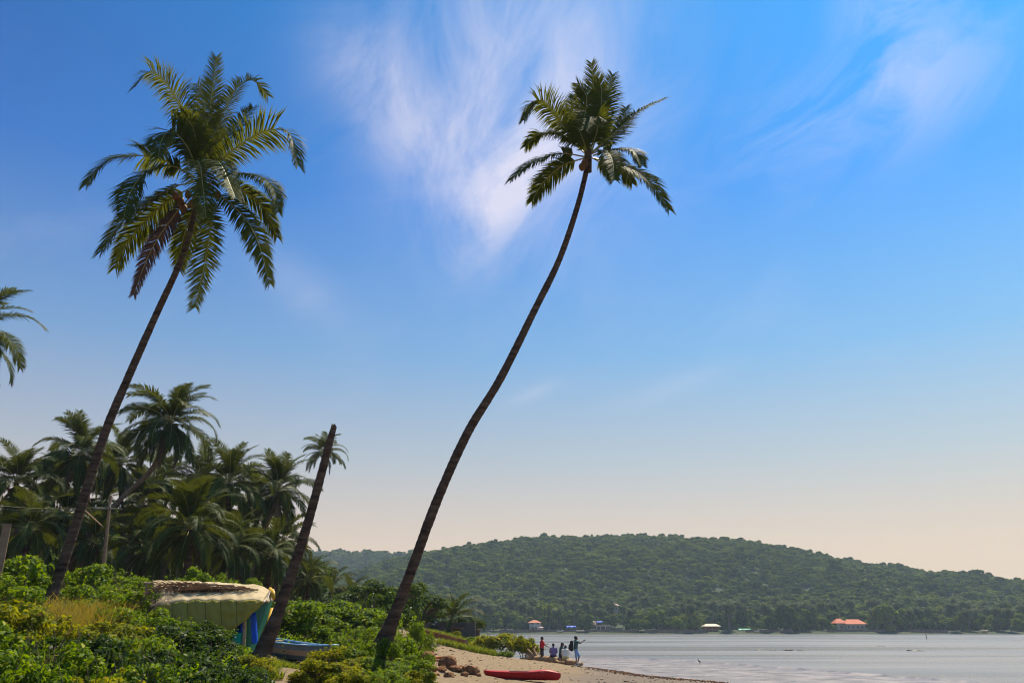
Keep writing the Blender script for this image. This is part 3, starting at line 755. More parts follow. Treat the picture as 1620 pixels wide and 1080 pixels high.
# grove palms share fronds baked for several pitches
def class_frond(el0, bend, L, seed, nleaf=95, width=1.1, droop=0.5, leafw=0.07):
    p = Vector((0.05, 0, 0)); a = math.radians(el0); cv = [p.copy()]
    for i in range(20):
        p = p + Vector((math.cos(a), 0, math.sin(a))) * L / 20
        a -= math.radians(bend) / 20 * (0.5 + i / 20)
        if a < -1.45: a = -1.45
        cv.append(p.copy())
    return frond_geo(cv, width, nleaf, droop, math.radians(random.Random(seed).uniform(-25, 25)), seed, leafw, 0.16, 0.04, 0.05, math.radians(random.Random(seed + 1).uniform(-40, 40)))
FROND = []
for k, (el0, bend, L) in enumerate([(80, 55, 4.2), (66, 85, 4.6), (48, 95, 4.8), (30, 95, 4.8), (12, 90, 4.7), (-8, 75, 4.4), (-35, 55, 4.0)]):
    FROND.append([class_frond(el0, bend + 14 * v, L, 300 + k * 10 + v, droop=0.35 + 0.08 * k).mesh('frond', [M['palm_leaf_grove'], M['rachis']]) for v in range(3)])
FROND_DRY = [class_frond(-45, 50, 3.6, 400 + v, droop=0.8, width=0.6).mesh('frond', [M['palm_leaf_dry'], M['rachis']]) for v in range(2)]

def palm(label, crown_px, base_px, Y, size, nfr=22, group='coconut palms of the grove', mid_px=None, dry=2, r0=0.19, pale=False, nuts=5, Yb=None):
    ct = P(*crown_px, Y); bp = P(*base_px, Yb or Y)
    base = Vector((bp.x, bp.y, max(gz(bp.x, bp.y) - 0.1, 0.2)))
    pts = [base] + ([P(*q, Y) for q in mid_px] if mid_px else [base.lerp(ct, 0.5) + Vector((U(-0.5, 0.5), 0, 0))]) + [ct]
    e = empty('palm_tree', base, label, 'palm tree', group)
    rr_ = [r0 * 1.35] + [r0] * (len(pts) - 2) + [r0 * 0.75]
    obj('trunk', trunk_mesh(pts, rr_, M['trunk_pale'] if pale else M['trunk'], base, step=0.16, sides=9, ring=0.04, seed=rnd.random() * 50), e)
    off = rnd.random() * 6.28
    nfr = int(nfr * 1.45); size *= 0.98
    for i in range(nfr):
        q = i / (nfr - 1); cls = min(6, int(q * 7 + U(-0.3, 0.3)) if q > 0 else 0)
        o = obj('frond', FROND[max(cls, 0)][rnd.randrange(3)], e, ct - base + Vector((0, 0, 0.25 * (1 - q))), rot=(U(-0.08, 0.08), U(-0.1, 0.1), off + i * 2.39996 + U(-0.2, 0.2)), scale=size * U(0.9, 1.1))
    for i in range(dry):
        obj('frond', FROND_DRY[i % 2], e, ct - base - Vector((0, 0, 0.2)), rot=(0, U(0, 0.3), U(0, 6.28)), scale=size)
    for i in range(nuts):
        a = i * 1.3; mb = MB(); mb.ball(ct - base + Vector((0.28 * math.cos(a), 0.28 * math.sin(a), -0.35 - 0.1 * (i % 2))), (0.13, 0.13, 0.17), 7, 5); mb.build('coconut', M['coconut'], e, True)
    return e

palm('palm at the left picture edge whose crown reaches in high up', (-50, 528), (-130, 960), 36, 0.74, 20, r0=0.2)
palm('palm with a sunlit crown on the far left of the grove', (26, 765), (5, 930), 50, 0.62, 22)
palm('broad palm of the grove just left of the tall leaning trunk', (128, 722), (150, 920), 54, 0.72, 24)
palm('palm crown showing just right of the tall leaning trunk', (190, 735), (230, 920), 60, 0.70, 22)
palm('highest palm of the grove, on a thin curved leaning trunk', (270, 672), (85, 935), 50, 0.74, 26, mid_px=[(112, 890), (150, 832), (198, 782), (243, 738)], r0=0.15, pale=True, dry=4)
palm('palm with upright fronds behind the tarp shelter', (362, 765), (345, 935), 52, 0.70, 24)
palm('grove palm nearest the broken trunk, yellowing lower fronds', (440, 778), (392, 930), 56, 0.70, 24, mid_px=[(412, 860)], dry=4, pale=True)
palm('low palm with wide spreading fronds in front of the grove', (300, 838), (300, 950), 40, 0.62, 24, dry=3)
palm('dark palm low in the grove left of the utility pole', (105, 815), (120, 930), 58, 0.68, 20)
palm('dark palm deep in the grove right of the utility pole', (225, 800), (215, 930), 62, 0.75, 22)
palm('palm half hidden between the curved palm and the upright one', (318, 765), (330, 930), 64, 0.75, 22)
palm('palm low at the right end of the grove', (448, 858), (425, 940), 60, 0.62, 22, dry=3)
palm('palm above the shelter roof, deep in the grove', (388, 838), (392, 940), 60, 0.7, 20, dry=3)
palm('shaded palm by the concrete post on the left', (48, 840), (40, 940), 46, 0.6, 20)
palm('palm left of centre in the grove, mostly in shade', (165, 790), (175, 935), 66, 0.75, 20)
for px, py, bx, Y, sz, lab in [(18, 850, 20, 55, 0.62, 'low shaded palm crown just right of the concrete post'), (150, 860, 150, 50, 0.6, 'low palm crown left of the utility pole foot'),
                               (235, 868, 240, 47, 0.58, 'low palm crown right of the utility pole foot'), (365, 868, 365, 48, 0.58, 'low palm crown right above the tarp roof'), (425, 880, 420, 50, 0.52, 'lowest palm crown left of the broken trunk'),
                               (88, 760, 85, 72, 0.75, 'palm filling the grove behind the leaning trunk'), (255, 760, 262, 70, 0.75, 'palm directly under the highest crown'), (405, 790, 405, 70, 0.72, 'palm between the upright one and the yellowing one'), (340, 805, 350, 58, 0.66, 'palm filling the middle of the grove over the shelter')]:
    palm(lab, (px, py), (bx, 935), Y, sz, 20, dry=2)
palm('small far palm peeping out beside the broken trunk top', (513, 716), (472, 935), 90, 0.66, 18, mid_px=[(490, 820)], r0=0.17, dry=1, pale=True)
palm('short yellowish palm at the foot of the grove, right of the broken trunk', (487, 920), (487, 960), 62, 0.55, 18, dry=2, r0=0.16)
palm('small bushy palm in front of the hazy far hill', (523, 935), (525, 965), 78, 0.6, 16, dry=1)
palm('yellow fronded little palm left of the beach trees', (556, 945), (556, 970), 76, 0.5, 16, dry=2)
palm('low young palm with bowed silver fronds by the compound wall', (716, 985), (714, 1000), 74, 0.68, 17, dry=0, nuts=0, r0=0.2)

# ------------------------------------------------------------------ broadleaf trees on the near shore
def tree_kind(seed, R, H, count, size, mat_, flat=0.6, trunk_r=0.14):
    lp = []
    r = random.Random(seed); mb = MB()
    mb.tube([(0, 0, -0.3), (0.08 * R, 0, H * 0.3), (0, 0.05 * R, H * 0.65)], [trunk_r, trunk_r * 0.8, trunk_r * 0.5], 8)
    for i in range(16):
        a = i * 2.4 + r.uniform(-.3, .3); q = R * r.uniform(0.25, 0.85); z = H * r.uniform(0.42, 0.95) * (1 - 0.25 * (q / R) ** 2)
        rr_ = R * r.uniform(0.22, 0.40); lp.append(((q * math.cos(a), q * math.sin(a), z), (rr_, rr_, rr_ * flat)))
        mb.tube([(0.05 * R, 0, H * r.uniform(0.25, 0.5)), (q * 0.5 * math.cos(a), q * 0.5 * math.sin(a), z * 0.85), (q * math.cos(a), q * math.sin(a), z)], [trunk_r * 0.45, trunk_r * 0.28, 0.02], 5)
    v, f = leaf_cloud(lp, count, size, 0.55, seed, shell=(0.4, 1.1), upb=0.8, wild=0.6)
    return fast_mesh('crown', v, f, mat_), mb.mesh('trunk', M['stem'])
TREES = [tree_kind(51, 1.0, 1.5, 5200, 0.085, M['tree_leaf']), tree_kind(52, 1.0, 1.3, 5200, 0.08, M['tree_leaf'], 0.5), tree_kind(53, 1.0, 1.7, 5200, 0.085, M['shrub_dark'], 0.7)]
def tree(label, px, top, base_py, Y, R, kind, group=None):
    pt = P(px, top, Y); zb = gz(pt.x, pt.y); H = max(pt.z - zb, 1.0)
    e = empty('tree', (pt.x, pt.y, zb), label, 'tree', group, U(0, 6.28))
    k = [1.5, 1.3, 1.7][kind]; sc = (R, R, H / k)
    obj('crown', TREES[kind][0], e, scale=sc); obj('trunk', TREES[kind][1], e, scale=sc)
tree('spreading tree with tiered branches behind the tall slender trunk', 622, 903, 1000, 58, 2.5, 0)
tree('low rounded dark tree right of the slender trunk, over the compound wall', 668, 938, 1000, 64, 2.3, 1)
tree('dark dense tree left of the slender trunk, in front of the far hill', 585, 922, 1000, 66, 2.6, 2)
tree('small bright green tree at the end of the compound wall', 742, 975, 1005, 76, 1.5, 1)
tree('dark round tree between the little palms and the tiered tree', 548, 935, 990, 72, 2.2, 2)
gl = 'trees shading the back of the grove'
for px, top, Y, R, k, lab in [(15, 845, 60, 4.0, 2, 'dark tree behind the concrete post at the left edge'), (85, 850, 70, 4.2, 0, 'dark tree behind the foot of the tall leaning palm'),
                              (150, 840, 74, 4.5, 2, 'dark tree filling the grove left of the utility pole'), (230, 835, 72, 4.5, 2, 'dark tree behind the shelter roof, right of the utility pole'),
                              (310, 840, 78, 5.0, 0, 'dark tree behind the low spreading palm'), (385, 845, 74, 4.5, 2, 'dark tree in the grove above the shelter'),
                              (445, 870, 70, 3.8, 0, 'dark tree at the right edge of the grove'), (60, 800, 95, 7, 2, 'tallest dark tree far back on the left of the grove'),
                              (200, 790, 98, 7, 2, 'tall dark tree far back behind the curved palm'), (330, 795, 100, 7, 2, 'tall dark tree far back behind the upright palm'), (120, 795, 100, 7, 0, 'tall dark tree far back between the leaning trunk and grove')]:
    tree(lab, px, top, 950, Y, R, k, gl)

# ------------------------------------------------------------------ shrubs of the bank and the beach
def shrub_at(px, top, Y, R, kind, label, group=None, base=None):
    p = P(px, top, Y); zb = gz(p.x, p.y); H = max(0.5, p.z - zb)
    return shrub(p.x, p.y, R, H, kind, label, group, z=zb)
# left bank, back row
bank = 'shrubs on the left bank'
shrub_at(20, 882, 27, 1.5, 'green', 'bright shrub beneath the concrete post at the left edge', bank)
shrub_at(62, 915, 28.5, 1.1, 'green', 'bright shrub against the left side of the leaning palm foot', bank)
shrub_at(-30, 905, 24, 1.5, 'fine', 'feathery shrub cut by the left picture edge', bank)
shrub_at(165, 895, 33, 1.35, 'green', 'tallest leafy shrub behind, between leaning palm and shelter', bank)
shrub_at(120, 925, 29, 1.0, 'green', 'leafy shrub just right of the leaning palm foot', bank)
shrub_at(215, 912, 31, 1.25, 'fine', 'leafy shrub with yellow vines at the left end of the shelter', bank)
shrub_at(232, 930, 25.6, 0.9, 'green', 'creeper mound spilling onto the left end of the tarp roof', bank)
shrub_at(170, 940, 26.2, 0.95, 'green', 'bright shrub above the golden grass', bank)
shrub_at(300, 905, 36, 1.0, 'green', 'leafy shrub top showing above the tarp roof', bank)
shrub_at(345, 905, 38, 0.9, 'fine', 'thin leafy shrub showing above the middle of the tarp roof', bank)
shrub_at(392, 915, 38, 0.8, 'fine', 'sparse shrub above the right end of the tarp roof', bank)
# left bank, front rows
front = 'thicket of shrubs in the left foreground'
for px, top, Y, R, kind, lab in [
    (30, 955, 20, 1.1, 'yellow', 'yellowing shrub left of the golden grass'), (90, 1000, 19, 1.0, 'dark', 'dark shrub in front of the golden grass'),
    (-5, 1000, 17, 1.0, 'green', 'bright leafy shrub in the lower left corner of the thicket'), (45, 1030, 15.5, 0.85, 'green', 'small leaved shrub at the bottom edge, far left'),
    (120, 1035, 15.5, 0.85, 'green', 'bright shrub at the bottom edge below the golden grass'), (185, 985, 21, 0.95, 'yellow', 'bright yellow green shrub left of the shelter curtain'),
    (160, 1010, 18, 0.85, 'dark', 'dark twiggy shrub with brown stems in mid thicket'), (215, 1000, 19.5, 0.95, 'green', 'shrub below the dried fronds'),
    (255, 990, 21.5, 0.95, 'dark', 'dark shrub against the left part of the shelter curtain'), (310, 990, 22, 0.95, 'dark', 'dark shrub against the middle of the shelter curtain'),
    (335, 1016, 21.5, 0.7, 'dark', 'dark shrub left of the teal bag'), (285, 1020, 18.5, 0.95, 'dark', 'deep green shrub in the lower middle of the thicket'),
    (335, 1038, 18.5, 0.8, 'dark', 'deep green shrub below the teal bag'), (230, 1040, 16, 0.85, 'green', 'shrub with pale flecked leaves at the bottom edge'),
    (300, 1055, 15.5, 0.8, 'dark', 'dark shrub at the bottom edge left of the sand path'), (375, 1050, 18.5, 0.65, 'dark', 'dark low shrub at the foot of the wooden pole'),
    (400, 1052, 20.5, 0.55, 'yellow', 'yellowish tuft at the foot of the broken trunk'), (395, 1068, 17, 0.6, 'dark', 'low shrub at the bottom edge beside the sand path'),
    (180, 1060, 14.5, 0.75, 'yellow', 'yellow green low shrub at the bottom edge'), (75, 980, 22, 0.9, 'green', 'leafy shrub at the front of the leaning palm foot')]:
    shrub_at(px, top, Y, R, kind, lab, front)
# centre thicket
ct = 'bright thicket between the two trunks'
for px, top, Y, R, kind, lab in [
    (455, 945, 35, 1.4, 'green', 'bright shrub just right of the broken trunk'), (505, 950, 37, 1.5, 'green', 'bright shrub behind the blue boat'),
    (555, 950, 38, 1.6, 'green', 'bright bushy shrub in the middle between the two trunks'), (600, 960, 38, 1.4, 'green', 'bright shrub directly left of the slender trunk'),
    (470, 978, 36.5, 1.2, 'fine', 'fine leaved shrub over the left of the blue boat'), (528, 982, 35, 1.1, 'green', 'shrub over the right end of the blue boat'),
    (575, 990, 32, 1.2, 'fine', 'shrub leaning on the lower slender trunk'), (545, 1025, 28.5, 0.95, 'yellow', 'yellowish feathery shrub at the nose of the blue boat'),
    (515, 1040, 27.5, 0.75, 'yellow', 'yellow green low shrub beside the sand path'), (565, 1042, 25.5, 0.8, 'yellow', 'yellow green shrub at the left of the slender trunk foot'),
    (648, 985, 34, 0.9, 'fine', 'pale green shrub right of the slender trunk'), (635, 1010, 29, 0.75, 'green', 'leafy shrub against the right of the slender trunk foot'),
    (652, 1040, 26, 0.65, 'green', 'shrub beside the brown rocks'), (600, 1050, 25, 0.7, 'green', 'shrub covering the slender trunk foot'), (612, 1066, 19.5, 0.5, 'fine', 'fine leaved shrub at the bottom edge by the brown rocks'),
    (560, 1064, 19.5, 0.5, 'yellow', 'yellowish tuft at the bottom edge right of the sand path'), (605, 940, 46, 1.5, 'dark', 'dark shrub behind the slender trunk')]:
    shrub_at(px, top, Y, R, kind, lab, ct)
for px, top, Y, R, kind, lab in [
    (533, 1016, 27.2, 0.7, 'yellow', 'yellow shrub hiding the end of the blue boat'), (500, 1056, 20.5, 0.5, 'yellow', 'low yellow tuft at the right edge of the sand path'), (532, 1048, 20.8, 0.65, 'yellow', 'yellow green shrub at the bottom edge in the middle of the thicket'),
    (588, 1054, 20.2, 0.6, 'green', 'bright shrub at the bottom edge below the slender trunk'), (630, 1046, 21.2, 0.65, 'green', 'rounded green shrub at the bottom edge left of the rocks'), (664, 1062, 20.5, 0.42, 'yellow', 'small yellow green shrub at the bottom edge by the laterite blocks'),
    (605, 1015, 26.2, 0.6, 'green', 'shrub in front of the slender trunk foot'), (575, 1010, 27, 0.9, 'green', 'leafy shrub hugging the left of the slender trunk foot')]:
    shrub_at(px, top, Y, R, kind, lab, ct)
for px, top, Y, R, kind, lab in [(262, 968, 23.2, 0.75, 'green', 'leafy shrub climbing the left end of the curtain'), (330, 985, 22.6, 0.7, 'dark', 'dark shrub top crossing the curtain hem'), (205, 955, 24, 0.8, 'green', 'leafy shrub under the drooping dried fronds'), (130, 950, 25.8, 0.7, 'yellow', 'yellow shrub in the golden grass')]:
    shrub_at(px, top, Y, R, kind, lab, bank)
# beach mangroves and wall-side bushes
bm = 'bushes along the beach'
for px, top, Y, R, kind, lab in [
    (790, 1003, 64, 1.9, 'yellow', 'large beach bush left of the seated people'), (828, 1007, 62, 0.95, 'yellow', 'small beach bush touching the driftwood roots'),
    (760, 1004, 68, 1.4, 'green', 'beach bush at the left end of the mangrove clump'), (738, 1010, 70, 1.0, 'yellow', 'low bush at the end of the kerb wall'),
    (800, 1033, 61, 0.55, 'green', 'low green tuft under the large beach bush'), (690, 998, 70.5, 0.6, 'yellow', 'tuft of yellow grass bush on the kerb, left one'),
    (705, 997, 71, 0.6, 'green', 'tuft on the kerb under the young palm'), (722, 998, 71.5, 0.55, 'yellow', 'tuft on the kerb under the pale panel')]:
    shrub_at(px, top, Y, R, kind, lab, bm)

# creeping undergrowth and grasses nobody could count
def scatter_leaves(name, label, cat, mat_, region, count, size, aspect, hmax, seed):
    r = np.random.RandomState(seed); xs, ys = [], []
    while len(xs) < count:
        px, py, Y = region(r); p = P(px, py, Y); xs.append(p.x); ys.append(p.y)
    xs, ys = np.array(xs), np.array(ys); z = ground_np(xs, ys)
    c = np.stack([xs, ys, z + r.rand(count) * hmax], 1)
    nr = r.normal(size=(count, 3)) * 0.7 + np.array([0, 0, 1.0]); nr /= np.linalg.norm(nr, axis=1)[:, None]
    t = np.cross(nr, r.normal(size=(count, 3))); t /= np.linalg.norm(t, axis=1)[:, None]; b = np.cross(nr, t)
    L = (size * r.uniform(0.6, 1.4, count))[:, None]; Wd = L * aspect
    v = np.stack([c - t * L / 2, c + b * Wd / 2, c + t * L / 2, c - b * Wd / 2], 1).reshape(-1, 3)
    return obj(name, fast_mesh(name, v, np.arange(count * 4).reshape(-1, 4), mat_), label=label, cat=cat, kind='stuff')
scatter_leaves('undergrowth', 'tangled green undergrowth covering the left bank', 'undergrowth', M['shrub'], lambda r: (r.uniform(-150, 400), 1000, r.uniform(13, 34)), 26000, 0.14, 0.5, 0.35, 5)
scatter_leaves('undergrowth', 'tangled undergrowth beneath the thicket between the two trunks', 'undergrowth', M['shrub'], lambda r: (r.uniform(440 if r.rand() > .6 else 530, 650), 1000, r.uniform(29.5, 42)), 22000, 0.11, 0.5, 0.45, 6)

def blades(name, label, mat_, spots, per, h, seed, lean=0.25, wid=0.012):
    r = np.random.RandomState(seed); V = []
    for (px, py, Y, R) in spots:
        c = P(px, py, Y); a = r.uniform(0, 6.28, per); q = np.sqrt(r.rand(per)) * R
        x, y = c.x + q * np.cos(a), c.y + q * np.sin(a); z = ground_np(x, y)
        b = np.stack([x, y, z], 1); hh = (h * r.uniform(0.5, 1.25, per))[:, None]
        d = r.normal(size=(per, 3)) * lean; d[:, 2] = 1; side = r.normal(size=(per, 3)); side[:, 2] = 0; side /= np.linalg.norm(side, axis=1)[:, None]
        w = wid * r.uniform(0.7, 1.4, per)[:, None]
        m1 = b + d * hh * 0.55; d2 = d.copy(); d2[:, :2] *= 2.6; tip = m1 + d2 * hh * 0.45
        V.append(np.stack([b - side * w, b + side * w, m1 + side * w * 0.8, m1 - side * w * 0.8], 1)); V.append(np.stack([m1 - side * w * 0.8, m1 + side * w * 0.8, tip + side * w * 0.1, tip - side * w * 0.1], 1))
    v = np.concatenate([a.reshape(-1, 3) for a in V])
    return obj(name, fast_mesh(name, v, np.arange(len(v)).reshape(-1, 4), mat_), label=label, cat='grass', kind='stuff')
blades('dry_grass', 'golden dry grass in front of the leaning palm foot', M['dry_grass'], [(80 + 24 * i, 990, U(21.5, 23), 0.4) for i in range(4)] + [(80 + 16 * i + U(-8, 8), 985, U(23, 25.8), 0.5) for i in range(8)] + [(20 + 20 * i, 985, U(22, 24), 0.4) for i in range(3)], 190, 0.72, 3, lean=0.32)
blades('tall_grass', 'tall yellow green grass stalks rising through the left thicket', M['green_grass'], [(U(-10, 240), 1000, U(17.5, 22.5), 0.45) for i in range(9)], 26, 1.0, 13, lean=0.3, wid=0.009)
blades('green_grass', 'short green grass around the blue boat and sand path', M['green_grass'], [(440 + 9 * i, 1050, 27.6, 0.3) for i in range(9)] + [(500 + 10 * i, 1070, 24.5, 0.4) for i in range(6)] + [(415, 1060, 22, 0.5), (425, 1066, 20.5, 0.35), (440, 1077, 24, .3)], 300, 0.2, 4)
blades('green_grass', 'strip of green grass on the kerb wall and beach edge', M['green_grass'], [(650 + 6 * i, 1010, 69.5, 0.5) for i in range(15)] + [(700 + 8 * i, 1018, 63.6 - 0.25 * i, 0.45) for i in range(11)], 160, 0.4, 8, wid=0.02)

# ------------------------------------------------------------------ tarp shelter
YB, YF = 26.9, 24.6
NU = 49
def ip(u, tab): return float(np.interp(u, [t[0] for t in tab], [t[1] for t in tab]))
def scallop(u):                      # sag between the battens
    k = [0, 0.14, 0.30, 0.45, 0.60, 0.76, 1.0]
    for a, b in zip(k, k[1:]):
        if a <= u <= b: return math.sin(math.pi * (u - a) / (b - a))
    return 0
back = lambda u: P(ip(u, [(0, 240), (1, 430)]), ip(u, [(0, 914), (0.5, 918), (0.9, 924), (1, 932)]), YB)
edge = lambda u: P(ip(u, [(0, 248), (1, 416)]), ip(u, [(0, 958), (0.3, 951), (1, 951)]), YF)
hem = lambda u: P(ip(u, [(0, 250), (0.7, 368), (0.85, 393), (0.95, 410), (1, 416.5)]), ip(u, [(0, 1000), (0.35, 1004), (0.6, 1003), (0.74, 991), (0.85, 976), (0.93, 964), (1, 954)]), YF - 0.05)
base = Vector((edge(0.5).x, 25.7, gz(edge(0.5).x, 25.7)))
sh = empty('tarp_shelter', base, 'low shelter of cream tarpaulin with a hanging curtain, left of the broken trunk', 'shelter')
rows = []
for i in range(15):
    v = i / 14; r_ = []
    for j in range(NU):
        u = j / (NU - 1); p = back(u).lerp(edge(u), v)
        p.z += 0.05 * math.sin(math.pi * v) + 0.03 * scallop(u) * (0.4 + v) + 0.035 * mnoise.noise(Vector((u * 22, v * 7, 1))) + 0.02 * mnoise.noise(Vector((u * 50, v * 22, 4)))
        if v < 0.1: p.z -= 0.12 * (1 - v / 0.1)
        r_.append(p - base)
    rows.append(r_)
mb = MB(); mb.grid(rows); o = mb.build('roof_sheet', M['tarp'], sh, True); md = o.modifiers.new('thickness', 'SOLIDIFY'); md.thickness = 0.012
edge_row = [Vector(p) for p in rows[-1]]
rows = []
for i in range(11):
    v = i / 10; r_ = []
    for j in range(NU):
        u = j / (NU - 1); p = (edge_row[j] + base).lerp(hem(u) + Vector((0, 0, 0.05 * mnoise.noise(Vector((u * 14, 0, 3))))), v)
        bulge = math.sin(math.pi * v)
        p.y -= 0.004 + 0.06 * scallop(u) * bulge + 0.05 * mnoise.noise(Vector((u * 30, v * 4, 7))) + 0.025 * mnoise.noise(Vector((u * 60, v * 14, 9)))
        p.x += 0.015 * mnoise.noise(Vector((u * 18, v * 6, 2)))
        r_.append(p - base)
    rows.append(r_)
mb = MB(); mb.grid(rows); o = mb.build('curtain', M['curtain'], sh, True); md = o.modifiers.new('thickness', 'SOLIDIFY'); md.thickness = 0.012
hem_row = rows[-1]
for u in (0.14, 0.30, 0.45, 0.60, 0.76):            # stitched seams
    j = round(u * (NU - 1)); pts = [r_[j] + Vector((0, -0.012, 0)) for r_ in rows]
    mb = MB(); mb.tube(pts, 0.012, 5); mb.build('seam', M['seam'], sh)
def pole(p0, p1, r, m, nm='pole', parent=sh, b=base):
    mb = MB(); mb.tube([p0 - b, (p0 + p1) / 2 - b + Vector((0.02, 0, 0)), p1 - b], [r, r * 0.95, r * 0.85], 8, True, 0.06); return mb.build(nm, m, parent)
pole(P(382, 1048, 24.7), P(388, 960, 24.75), 0.055, M['wood'])
for px, Y, top in ((250, 24.8, 962), (232, 26.7, 925), (330, 26.7, 926), (425, 26.7, 938)):
    q = P(px, top, Y); pole(Vector((q.x, q.y, gz(q.x, q.y) - 0.2)), q, 0.05, M['wood'])
pole(P(238, 957, 24.75), P(425, 951.5, 24.75), 0.035, M['wood'], 'beam'); pole(P(228, 922, 26.75), P(430, 937, 26.75), 0.035, M['wood'], 'beam')
pole(P(408, 951, 24.75), P(426, 938, 26.7), 0.035, M['wood'], 'beam')
def sheet(name, c, m, parent=None, b=None, n1=9, n2=9, wrinkle=0.03, **kw):
    """wrinkled sheet between four corners (tl, tr, bl, br), each a point"""
    tl, tr, bl, br = c; b = b if b is not None else (tl + tr + bl + br) / 4; rws = []
    for i in range(n1):
        v = i / (n1 - 1); rws.append([])
        for j in range(n2):
            u = j / (n2 - 1); p = tl.lerp(tr, u).lerp(bl.lerp(br, u), v)
            p = p + Vector((0.3, 1, 0)) * wrinkle * (mnoise.noise(Vector((u * 5 + tl.x, v * 1.2, 0))) * 1.6 + 0.4 * math.sin(u * 14))
            rws[-1].append(p - b)
    mb = MB(); mb.grid(rws); o = mb.build(name, m, parent, True, **kw); md = o.modifiers.new('thickness', 'SOLIDIFY'); md.thickness = 0.01
    if parent is None: o.location = b
    return o
sheet('end_sheet', (P(391, 968, 25.0), P(431, 940, 26.6), P(388, 1046, 25.2), P(418, 1036, 26.4)), M['green_sheet'], sh, base, 12, 12, 0.04, label='dark green end wall sheet')
mb = MB(); mb.tube([P(431, 962, 25.9) - base, P(424, 985, 25.6) - base, P(413, 1010, 25.4) - base, P(402, 1038, 25.3) - base], [0.05, 0.06, 0.055, 0.05], 7, True, 0.15); mb.build('yellow_hem', M['yellow'], sh, True)
mb = MB(); mb.tube([P(427, 931, 26.5) - base, P(432, 938, 26.0) - base, P(433, 946, 25.9) - base], [0.05, 0.075, 0.06], 7, True, 0.2); mb.build('knotted_corner', M['yellow'], sh, True)
mb = MB(); mb.tube([P(428, 933, 26.3) - base, P(424, 945, 25.2) - base, P(417, 952, 24.6) - base], 0.014, 5); mb.build('rope', M['white_paint'], sh)
sheet('flap', (P(412, 934, 26.0), P(434, 931, 26.6), P(417, 953, 24.9), P(431, 950, 26.2)), M['tarp'], sh, base, 8, 8, 0.05)
sheet('blue_cloth', (P(396, 970, 24.9), P(405, 968, 24.95), P(399, 1018, 24.85), P(407, 1018, 24.9)), M['blue_sheet'], None, None, 10, 6, 0.03, label='long strip of blue cloth hanging at the shelter end', cat='cloth')
sheet('blue_cloth', (P(374, 982, 24.95), P(385, 978, 24.95), P(369, 1008, 24.9), P(385, 1003, 24.9)), M['blue_sheet'], None, None, 8, 6, 0.05, label='bundled blue cloth hanging above the teal bag', cat='cloth')
def bag():
    rows = []; c = P(374, 1020, 24.8)
    for i in range(11):
        v = i / 10; wid = 0.10 + 0.13 * math.sin(math.pi * min(1, 0.15 + v * 0.8)); row = []
        for j in range(14):
            a = 2 * math.pi * j / 14; k = 1 + 0.22 * mnoise.noise(Vector((math.cos(a) * 2, math.sin(a) * 2, v * 3)))
            row.append(Vector((wid * math.cos(a) * k - 0.06 * v, 0.6 * wid * math.sin(a) * k, 0.34 - 0.68 * v)))
        rows.append(row)
    mb = MB(); mb.rings(rows); mb.build('bag', M['teal_bag'], None, True, loc=c, label='crumpled teal plastic bag hanging left of the wooden pole', cat='bag')
bag()
# dried fronds thrown over the roof
for i in range(13):
    u0, u1 = [(0.92, 0.35), (0.80, 0.22), (0.85, 0.30), (0.70, 0.15), (0.62, 0.05), (0.55, 0.02), (0.50, -0.06), (0.45, -0.10), (0.75, 0.25), (0.6, 0.12), (0.4, -0.12), (0.33, -0.1), (0.66, 0.2)][i]
    v0 = U(0.45, 0.72); v1 = v0 + U(-0.08, 0.20)
    def on_roof(u, v):
        p = back(u).lerp(edge(u), v); p.z += 0.05 * math.sin(math.pi * v) + 0.09 + 0.02 * (i % 4); return p
    cv = [on_roof(u0, v0), on_roof((u0 + u1) / 2, (v0 + v1) / 2), on_roof(u1, v1)]
    if i in (5, 6, 7, 10, 11): cv = cv + [cv[-1] + Vector((-0.35 - 0.12 * (i % 3), -0.45 - 0.1 * (i % 2), -0.42 - 0.1 * (i % 3)))]
    elif i in (3, 4): cv = cv + [on_roof(u1 - 0.04, 1.0) + Vector((0, -0.12, -0.1)), on_roof(u1 - 0.05, 1.0) + Vector((-0.02, -0.2, -0.6))]
    cv = catmull(cv, 8)
    mb = frond_geo(cv, 0.42, 34, 0.35, U(-0.4, 0.4), 900 + i, 0.035, 0.05, 0.022, 0.15); b = cv[0].copy()
    hang = i in (3, 4, 5, 6, 7, 10, 11)
    lab = ['brown frond nearest the right end of the tarp roof', 'brown frond lying across the right half of the tarp roof', 'upper brown frond along the tarp roof', 'brown frond hanging over the curtain front', 'second brown frond drooping over the curtain front', 'brown frond sticking out past the left end of the roof',
           'lowest brown frond drooping off the left roof end', 'longest brown frond hanging off the left roof end', 'brown frond in the middle of the pile on the tarp roof', 'brown frond on the left half of the tarp roof', 'outermost brown frond at the left roof end', 'brown frond curling down at the left roof corner', 'brown frond at the front edge of the tarp roof'][i]
    mb.shift(b).build('dried_palm_frond', [M['palm_leaf_dry'], M['palm_leaf_dry']], None, loc=b, label=lab, cat='palm frond', group='dried fronds on the tarp roof')

